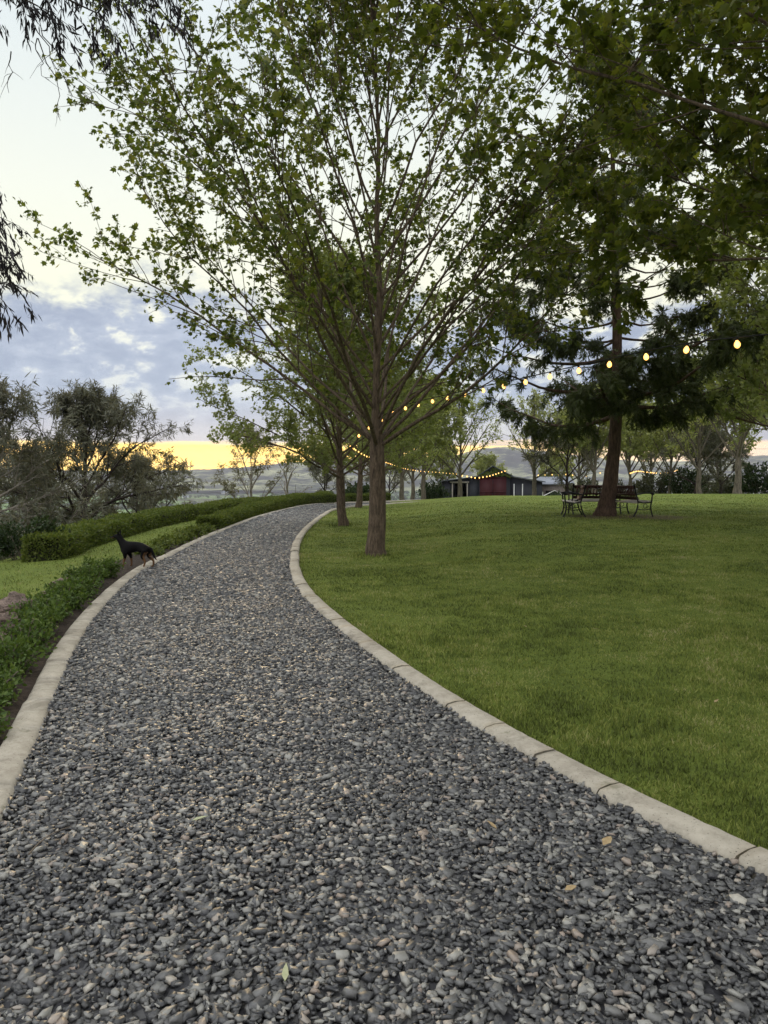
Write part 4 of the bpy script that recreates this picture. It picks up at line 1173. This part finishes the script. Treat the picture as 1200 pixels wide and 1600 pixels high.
yy = np.arange(20.4, 37.5, .4)
inner = [(XL(v) - .55, v) for v in yy] + [(-1.9, 39.9), (-.9, 41.0), (.2, 41.9)]
hedge('clipped green hedge running right along the kerb to the driveway bend', inner, .55, [.32, .36, .40, .42, .44, .44, .42], 31, 52000, .055)
outer = [gr(106, 868)[:2], gr(150, 847)[:2], gr(200, 833)[:2], gr(255, 817)[:2], gr(310, 808)[:2], gr(352, 802)[:2], (-5.75, 31.5), (-5.2, 35), (-4.0, 38.5), (-2.5, 41)]
outer = [(p[0] - .42, p[1]) for p in outer]
hedge('outer clipped hedge curving along the far side of the little lawn', spline(outer, 120), .75, [.46, .47, .48, .48, .48, .48], 37, 52000, .055)


def shrub(x, y, r, h, label, seed, mat_='shrub', n=900, leaf=.045, grp='shrubs along the kerb', name='shrub', shape=OVAL, upright=.7):
    rng = np.random.default_rng(seed); z = float(T(x, y))
    root = empty(name, (x, y, z)); tag(root, label, 'shrub', grp)
    mb = MB(); LP, LD = [], []
    ns = 16 if r < .9 else 36
    for i in range(ns):
        a = rng.uniform(0, 2 * pi); q = rng.uniform(.1, 1) ** .5
        tip = np.array([cos(a) * r * q, sin(a) * r * q, h * (1 - .55 * q * q) * rng.uniform(.75, 1.1)])
        st = np.array([cos(a) * r * q * .25, sin(a) * r * q * .25, -.03]); u = np.linspace(0, 1, 5)[:, None]
        B = st * (1 - u) + tip * u + np.array([0, 0, 1]) * (u * (1 - u)) * h * .3 + rng.normal(0, .012, (5, 3))
        mb.tube(B, np.linspace(.007, .003, 5) * (1 + r), 4, False)
        for t in rng.uniform(.2, 1.02, n // ns): 
            p, d = along(B, min(t, 1)); LP.append(p); LD.append(d)
    LP, LD = np.array(LP), np.array(LD); m = len(LP)
    LP = LP + rng.normal(0, .03 + .05 * r, (m, 3)) * np.array([1, 1, .7]); LP[:, 2] = np.clip(LP[:, 2], .01, None)
    axd = nrm(LD * upright + rng.normal(0, .6, (m, 3)))
    mb.build('stems', M['twig'], root, True)
    link('foliage', scatter_mesh('shrub_leaves', shape[0], shape[1], LP, frames(axd, nrm(rng.normal(0, .8, (m, 3)) + np.array([0, 0, .8]))), leaf * rng.uniform(.6, 1.4, m)), M[mat_], root)
    return root


_sh = [(2.6, .62, .30, .30, 'low leafy shrub at the lower left edge, nearest of the kerb shrubs'),
       (3.4, .60, .28, .26, 'dark green kerb shrub beside the nearest red rocks, second from the bottom edge'),
       (4.2, .52, .26, .30, 'loose kerb shrub against the tumbled red rocks'),
       (4.9, .50, .28, .28, 'spreading kerb shrub where the red rocks end'),
       (5.6, .48, .28, .33, 'bright leafy kerb shrub just past the red rocks'),
       (6.25, .50, .30, .36, 'tallest bright kerb shrub of the middle run, right of the ridged grey rock'),
       (6.9, .48, .30, .34, 'bushy kerb shrub between the ridged grey rock and the flat rock'),
       (7.6, .46, .30, .32, 'round kerb shrub in front of the flat rock'),
       (8.3, .46, .30, .34, 'kerb shrub just past the flat rock'),
       (9.1, .46, .30, .34, 'thick kerb shrub below the small pale rock'),
       (9.9, .46, .32, .38, 'feathery kerb shrub two before the dog'),
       (10.8, .48, .32, .36, 'upright kerb shrub at the front paws of the dog')]
for i, (y, dx, r, h, lab) in enumerate(_sh):
    shrub(float(XL(y)) - .24 - r * .70, y, r, h * .9, lab, 100 + i, 'shrub', 1900, .030 + .001 * i)
_sh2 = [(14.0, .30, .26, 'low dark shrub just behind the tail of the dog'), (14.9, .32, .28, 'dark shrub two past the tail of the dog'), (15.9, .34, .32, 'shrub halfway between the dog and the clipped hedge'),
        (16.9, .36, .34, 'loose shrub third from the end of the clipped hedge'), (18.0, .38, .36, 'loose shrub second from the end of the clipped hedge'), (19.2, .40, .36, 'loose shrub touching the end of the clipped hedge')]
for i, (y, r, h, lab) in enumerate(_sh2):
    shrub(float(XL(y)) - .30 - r * .6, y, r, h * .66, lab, 140 + i, 'hedge', 1300, .05)
g2 = gr(52, 872); shrub(-6.85, 14.6, .75, .95, 'dark rounded bush below the near end of the outer hedge', 160, 'shrub_dark', 2600, .07, None, 'bush')
SB = 'bushes on the slope'
for i, (px, D, r, h, lab, mt) in enumerate(((95, 27, 1.3, 2.0, 'brownish bush under the broad gum', 'bush_grey'), (10, 22, 1.1, 1.3, 'grey bush at the left edge under the dense gum', 'bush_grey'),
                                           (165, 30, 1.2, 1.5, 'grey green bush between the broad gum and the outer hedge', 'bush_grey'), (228, 36, 1.3, 1.7, 'dark bush under the small bushy gum', 'gum'),
                                           (60, 38, 1.6, 2.0, 'pale bush farther down the slope between the gum trunks', 'bush_grey'))):
    shrub(P2(px, D), D, r, h, lab, 170 + i, mt, 2600, .13, SB, 'bush', LANCE, .5)
CB = 'dark bushes beyond the lawn crest'
for i, (px, D, r, h, lab) in enumerate(((677, 72, 1.5, 2.3, 'round dark bush left of the barn'), (1022, 62, 1.7, 2.7, 'dark bush behind the right bench'), (1068, 60, 1.9, 2.9, 'large dark bush behind the pale trunked tree'),
                                       (1140, 64, 2.0, 2.6, 'grey dark bush behind the stout trunked tree'), (1188, 52, 2.0, 2.5, 'dark green bush at the right edge beyond the crest'), (912, 66, 1.6, 2.2, 'dark bush behind the left bench'),
                                       (868, 90, 1.3, 1.5, 'low dark bush before the brown shed'), (975, 74, 2.0, 2.4, 'dark bush between the benches and the far bulbs'), (560, 62, 1.6, 2.0, 'dark bush behind the bend of the hedge'), (1105, 70, 2.2, 2.8, 'dark bush behind the slim upright tree'))):
    shrub(P2(px, D), D, r, h, lab, 180 + i, 'shrub_dark' if i % 2 == 0 else 'bush_grey', 2600, .20, CB, 'bush', OVAL, .5)


def rock(x, y, s, label, seed, flat=.55, rz=0.0):
    rng = np.random.default_rng(seed)
    import bmesh
    bm = bmesh.new(); bmesh.ops.create_icosphere(bm, subdivisions=4, radius=1)
    V = np.array([v.co for v in bm.verts])
    D = np.ones(len(V))
    for _ in range(9):                                    # cut planes give broken faces
        nn = nrm(rng.normal(0, 1, 3)); c = rng.uniform(.55, .85); q = V @ nn
        D = np.minimum(D, np.where(q > c, c / np.maximum(q, 1e-3), 1))
    V = V * D[:, None]
    for f, a in ((3, .10), (7, .07), (15, .04), (29, .02)):
        ph = rng.uniform(0, 6, 3); V = V * (1 + a * (np.sin(V[:, 0] * f + ph[0]) * np.sin(V[:, 1] * f + ph[1]) + np.sin(V[:, 2] * f * 1.4 + ph[2])))[:, None]
    V = V * np.array(s) * np.array([1, 1, flat])
    for v, c in zip(bm.verts, V): v.co = c
    me = bpy.data.meshes.new('rock'); bm.to_mesh(me); bm.free()
    o = link('rock', me, M['rock']); o.location = (x, y, float(T(x, y)) + s[2] * flat * .42); o.rotation_euler = (rng.normal(0, .12), rng.normal(0, .12), rz)
    tag(o, label, 'rock', 'rocks edging the garden bed')


for i, (px, py, s, lab) in enumerate(((14, 1002, (.30, .24, .26), 'large reddish rock at the left edge beside the kerb shrubs'), (42, 985, (.22, .17, .20), 'reddish rock leaning on the large rock at the left edge'),
                                     (8, 1040, (.20, .18, .18), 'reddish rock below the large rock at the left edge'), (58, 958, (.26, .18, .22), 'ridged grey rock past the red rocks'),
                                     (22, 968, (.20, .2, .17), 'pale red rock behind the large rock at the left edge'), (130, 910, (.26, .17, .19), 'flat grey rock between the kerb shrubs and the little lawn'),
                                     (160, 893, (.15, .12, .14), 'small pale rock nearest the dog'), (98, 930, (.14, .12, .12), 'small grey rock before the flat grey rock'), (88, 950, (.13, .11, .12), 'small rock touching the ridged grey rock'))):
    p = gr(px, py, .02); rock(min(p[0], XL(p[1]) - .85), p[1], np.array(s) * (.75 if px > 85 else 1.15), lab, 200 + i, .75, i * .7)

# ------------------------------------------------------------------ the dog
def dog():
    # local: +x forward (nose), z up, metres
    J = [((-.20, 0, .40), (.085, .10)), ((-.08, 0, .405), (.085, .10)), ((.06, 0, .395), (.095, .115)), ((.20, 0, .385), (.10, .135)), ((.29, 0, .42), (.08, .11)),     # pelvis .. shoulder
         ((.355, 0, .51), (.055, .068)), ((.40, 0, .585), (.052, .058)), ((.455, 0, .60), (.045, .050)), ((.515, 0, .578), (.026, .028)), ((.565, 0, .565), (.019, .019)),  # neck, skull, muzzle
         ((-.275, 0, .375), (.03, .03)), ((-.335, 0, .30), (.026, .026)), ((-.37, 0, .21), (.020, .020)), ((-.42, 0, .15), (.010, .010))]                     # tail
    E = [(0, 1), (1, 2), (2, 3), (3, 4), (4, 5), (5, 6), (6, 7), (7, 8), (8, 9), (0, 10), (10, 11), (11, 12), (12, 13)]
    def chain(root, pts):
        prev = root
        for p, r in pts:
            J.append((p, r)); E.append((prev, len(J) - 1)); prev = len(J) - 1
    for s in (-1, 1):
        fx = .02 * s
        chain(0, [((-.22 + fx, .075 * s, .31), (.062, .075)), ((-.17 + fx, .085 * s, .215), (.040, .045)), ((-.265 + fx * 2, .085 * s, .125), (.021, .024)), ((-.25 + fx * 2.5, .085 * s, .05), (.017, .018)), ((-.235 + fx * 2.5, .085 * s, .016), (.022, .016)), ((-.195 + fx * 2.5, .085 * s, .012), (.016, .011))])
        chain(3, [((.225, .075 * s, .27), (.045, .055)), ((.205 + fx, .075 * s, .19), (.030, .030)), ((.215 + fx * 2, .075 * s, .10), (.019, .019)), ((.215 + fx * 2, .075 * s, .025), (.019, .016)), ((.25 + fx * 2, .075 * s, .013), (.017, .011))])
        chain(6, [((.395, .036 * s, .655), (.022, .012)), ((.385, .048 * s, .705), (.007, .005))])
    me = bpy.data.meshes.new('dog'); me.from_pydata([p for p, _ in J], E, [])
    o = link('dog_shape', me)
    sk = o.modifiers.new('skin', 'SKIN'); sk.use_smooth_shade = True
    for i, (p, r) in enumerate(J):
        v = me.skin_vertices[0].data[i]; v.radius = r; v.use_root = (i == 0)
    ss = o.modifiers.new('sub', 'SUBSURF'); ss.levels = 2; ss.render_levels = 2
    dg = bpy.context.evaluated_depsgraph_get(); dg.update()
    body = bpy.data.meshes.new_from_object(o.evaluated_get(dg)); body.name = 'dog'
    bpy.data.objects.remove(o, do_unlink=True)
    body.materials.clear(); body.materials.append(M['dogcoat']); body.materials.append(M['dogtan'])
    for p in body.polygons:
        c = p.center; p.use_smooth = True
        tan_ = (c.z < .17) or (c.x > .50 and c.z < .572) or (c.x > .28 and c.z < .40 and abs(c.y) < .06 and p.normal.x > .5 and c.z < .36) or (c.x < -.16 and abs(c.y) > .03 and c.z < .30 and p.normal.x < -.55)
        if tan_: p.material_index = 1
    f = gr(232, 890); hd = R(180 - 14)
    d = link('dog', body)
    rear = np.array([-.24, 0]); rx = cos(hd) * rear[0] * .8; ry = sin(hd) * rear[0] * .8
    d.location = (f[0] - rx, f[1] - ry, .035); d.rotation_euler = (0, 0, hd); d.scale = (.80, .80, .80)
    tag(d, 'black and tan dog standing on the left kerb, looking left over the slope', 'dog')
    for s in (-1, 1):
        import bmesh
        bm = bmesh.new(); bmesh.ops.create_uvsphere(bm, u_segments=10, v_segments=8, radius=.009)
        e = bpy.data.meshes.new('eye'); bm.to_mesh(e); bm.free()
        eo = link('eye', e, M['cable'], d); eo.location = (.485, .036 * s, .612)
    import bmesh
    bm = bmesh.new(); bmesh.ops.create_uvsphere(bm, u_segments=10, v_segments=8, radius=.014)
    e = bpy.data.meshes.new('nose'); bm.to_mesh(e); bm.free(); eo = link('nose', e, M['cable'], d); eo.location = (.582, 0, .57)


dog()

# ------------------------------------------------------------------ fallen leaves and twigs on the gravel
def fallen(px, py, ln, rz, mat_, label, z=.03, tmpl=LANCE, wide=1.6):
    p = gr(px, py, z); mb = MB(); V = tmpl[0] * np.array([ln * wide, ln, ln * .8]); V[:, 2] += .004
    mb.add(V, tmpl[1]); mb.add(V - np.array([0, 0, .0015]), [tuple(reversed(f)) for f in tmpl[1]])
    o = mb.build('fallen_leaf', M[mat_]); o.location = tuple(p); o.rotation_euler = (.15, .1, rz)
    tag(o, label, 'leaf', 'fallen leaves')


fallen(445, 1535, .075, .12, 'paleleaf', 'pale green narrow leaf lying on the gravel near the bottom edge', .036)
fallen(776, 1296, .07, .5, 'dryleaf', 'tan curled leaf on the gravel a step from the right kerb', .036)
fallen(942, 1322, .075, -.7, 'dryleaf', 'pale tan leaf on the gravel close to the right kerb', .036, OVAL, .9)
fallen(882, 1392, .05, -1.2, 'dryleaf', 'small pinkish leaf on the gravel below the pale tan leaf', .036, OVAL, 1.0)
for px, py, l_, a_, lab in ((823, 980, .05, .4, 'small dry leaf standing in the lawn above the kerb bend'), (937, 984, .07, 1.4, 'flat dry leaf lying in the middle of the lawn'),
                         (1076, 976, .05, .2, 'thin dry leaf in the lawn right of the flat dry leaf'), (1116, 1098, .06, -.8, 'dry leaf in the near lawn toward the right edge'), (600, 962, .05, .9, 'pale dry leaf in the lawn below the tall front maple')):
    fallen(px, py, l_, a_, 'dryleaf', lab, .10)
fallen(300, 1283, .07, -1.1, 'paleleaf', 'straw coloured leaf on the gravel left of the middle of the driveway', .036)
p0 = gr(60, 1330, .036); mb = MB(); u = np.linspace(0, 1, 8)
mb.tube(np.stack([-.02 * np.sin(u * 3) , u * .24 - .05, .012 + .01 * np.sin(u * 3)], 1), np.linspace(.004, .002, 8), 5); o = mb.build('twig', M['twig']); o.location = tuple(p0); o.rotation_euler = (0, 0, -.3)
tag(o, 'thin curved dry twig on the gravel by the left kerb', 'twig')

# ------------------------------------------------------------------ the valley: woods and farmhouses
def valley():
    rng = np.random.default_rng(55); pos, sc = [], []
    for _ in range(150):
        D = rng.uniform(520, 3300); a = rng.uniform(-.62, .62); n = rng.integers(6, 40)
        c = np.array([D * a, D]); dr = nrm(np.array([1, rng.normal(0, .25)])); L = rng.uniform(30, 200)
        q = rng.uniform(-1, 1, (n, 1)) * L * dr + rng.normal(0, 12, (n, 2))
        pos.append(c + q); sc.append(rng.uniform(3.5, 8, n))
    p = np.concatenate(pos); s = np.concatenate(sc); n = len(p)
    z = T(p[:, 0], p[:, 1]) + s * .5
    th = rng.uniform(0, 6.28, n)
    rot = frames(np.stack([np.cos(th), np.sin(th), 0 * th], 1), np.tile([0, 0, 1.], (n, 1)))
    # each tree: a clump of leaf-sized faces
    k = 60; tv = nrm(rng.normal(0, 1, (k, 3))) * rng.uniform(.55, 1.0, (k, 1))
    V, Fc = [], []
    for i in range(k):
        a = nrm(rng.normal(0, 1, 3)); b = nrm(np.cross(a, rng.normal(0, 1, 3)))
        V += [tv[i] + a * .3, tv[i] + b * .3, tv[i] - a * .25 - b * .2]; Fc.append((3 * i, 3 * i + 1, 3 * i + 2))
    me = scatter_mesh('woods', np.array(V), Fc, np.stack([p[:, 0], p[:, 1], z], 1), rot, np.stack([s, s, s * .8], 1))
    tag(link('woods', me, M['shrub_dark']), 'dark tree lines and copses scattered over the valley floor', 'woods', None, 'stuff')
    for i, (px, D, sx, lab) in enumerate(((331, 1900, 16, 'tiny white farmhouse in the green paddock above the hedge'), (352, 3200, 30, 'long white farm building on the far slope'), (290, 2700, 22, 'tiny pale farmhouse left of the long white building'),
                                         (246, 1500, 12, 'tiny pale cottage among the valley trees at the gum edge'), (300, 1350, 11, 'tiny pale cottage above the middle of the outer hedge'), (480, 2600, 20, 'tiny pale farmhouse left of the second maple'))):
        x = P2(px, D); z = float(T(x, D)) - .5
        root = empty('farmhouse', (x, D, z), .3 * i); tag(root, lab, 'house', 'farmhouses in the valley')
        mb = MB(); mb.box((0, 0, 2.2), (sx, sx * .55, 4.4)); mb.build('wall', M['white'], root)
        w = sx * .3; mb = MB(); mb.prism([(-w - .4, 4.3), (w + .4, 4.3), (0, 4.3 + w * .6)], 'x', -sx / 2 - .5, sx / 2 + .5); mb.build('roof', M['roof'], root)


valley()

# ------------------------------------------------------------------ valley haze
def haze():
    mb = MB(); x0, x1, y0, y1, z0, z1 = -7000, 7000, -1000, 6800, -90, 190
    mb.box(((x0 + x1) / 2, (y0 + y1) / 2, (z0 + z1) / 2), (x1 - x0, y1 - y0, z1 - z0))
    m = bpy.data.materials.new('valley_haze'); m.use_nodes = True; k = NT(m.node_tree); k.n.clear()
    out = k.node('ShaderNodeOutputMaterial'); v = k.node('ShaderNodeVolumePrincipled')
    v.inputs['Color'].default_value = (.86, .84, 1.0, 1); v.inputs['Density'].default_value = .85e-4; v.inputs['Anisotropy'].default_value = 0.0
    k.l.new(v.outputs[0], out.inputs['Volume'])
    o = mb.build('haze', m); o.display_type = 'WIRE'
    tag(o, 'thin blue evening haze lying over the valley', 'haze', None, 'stuff')


haze()
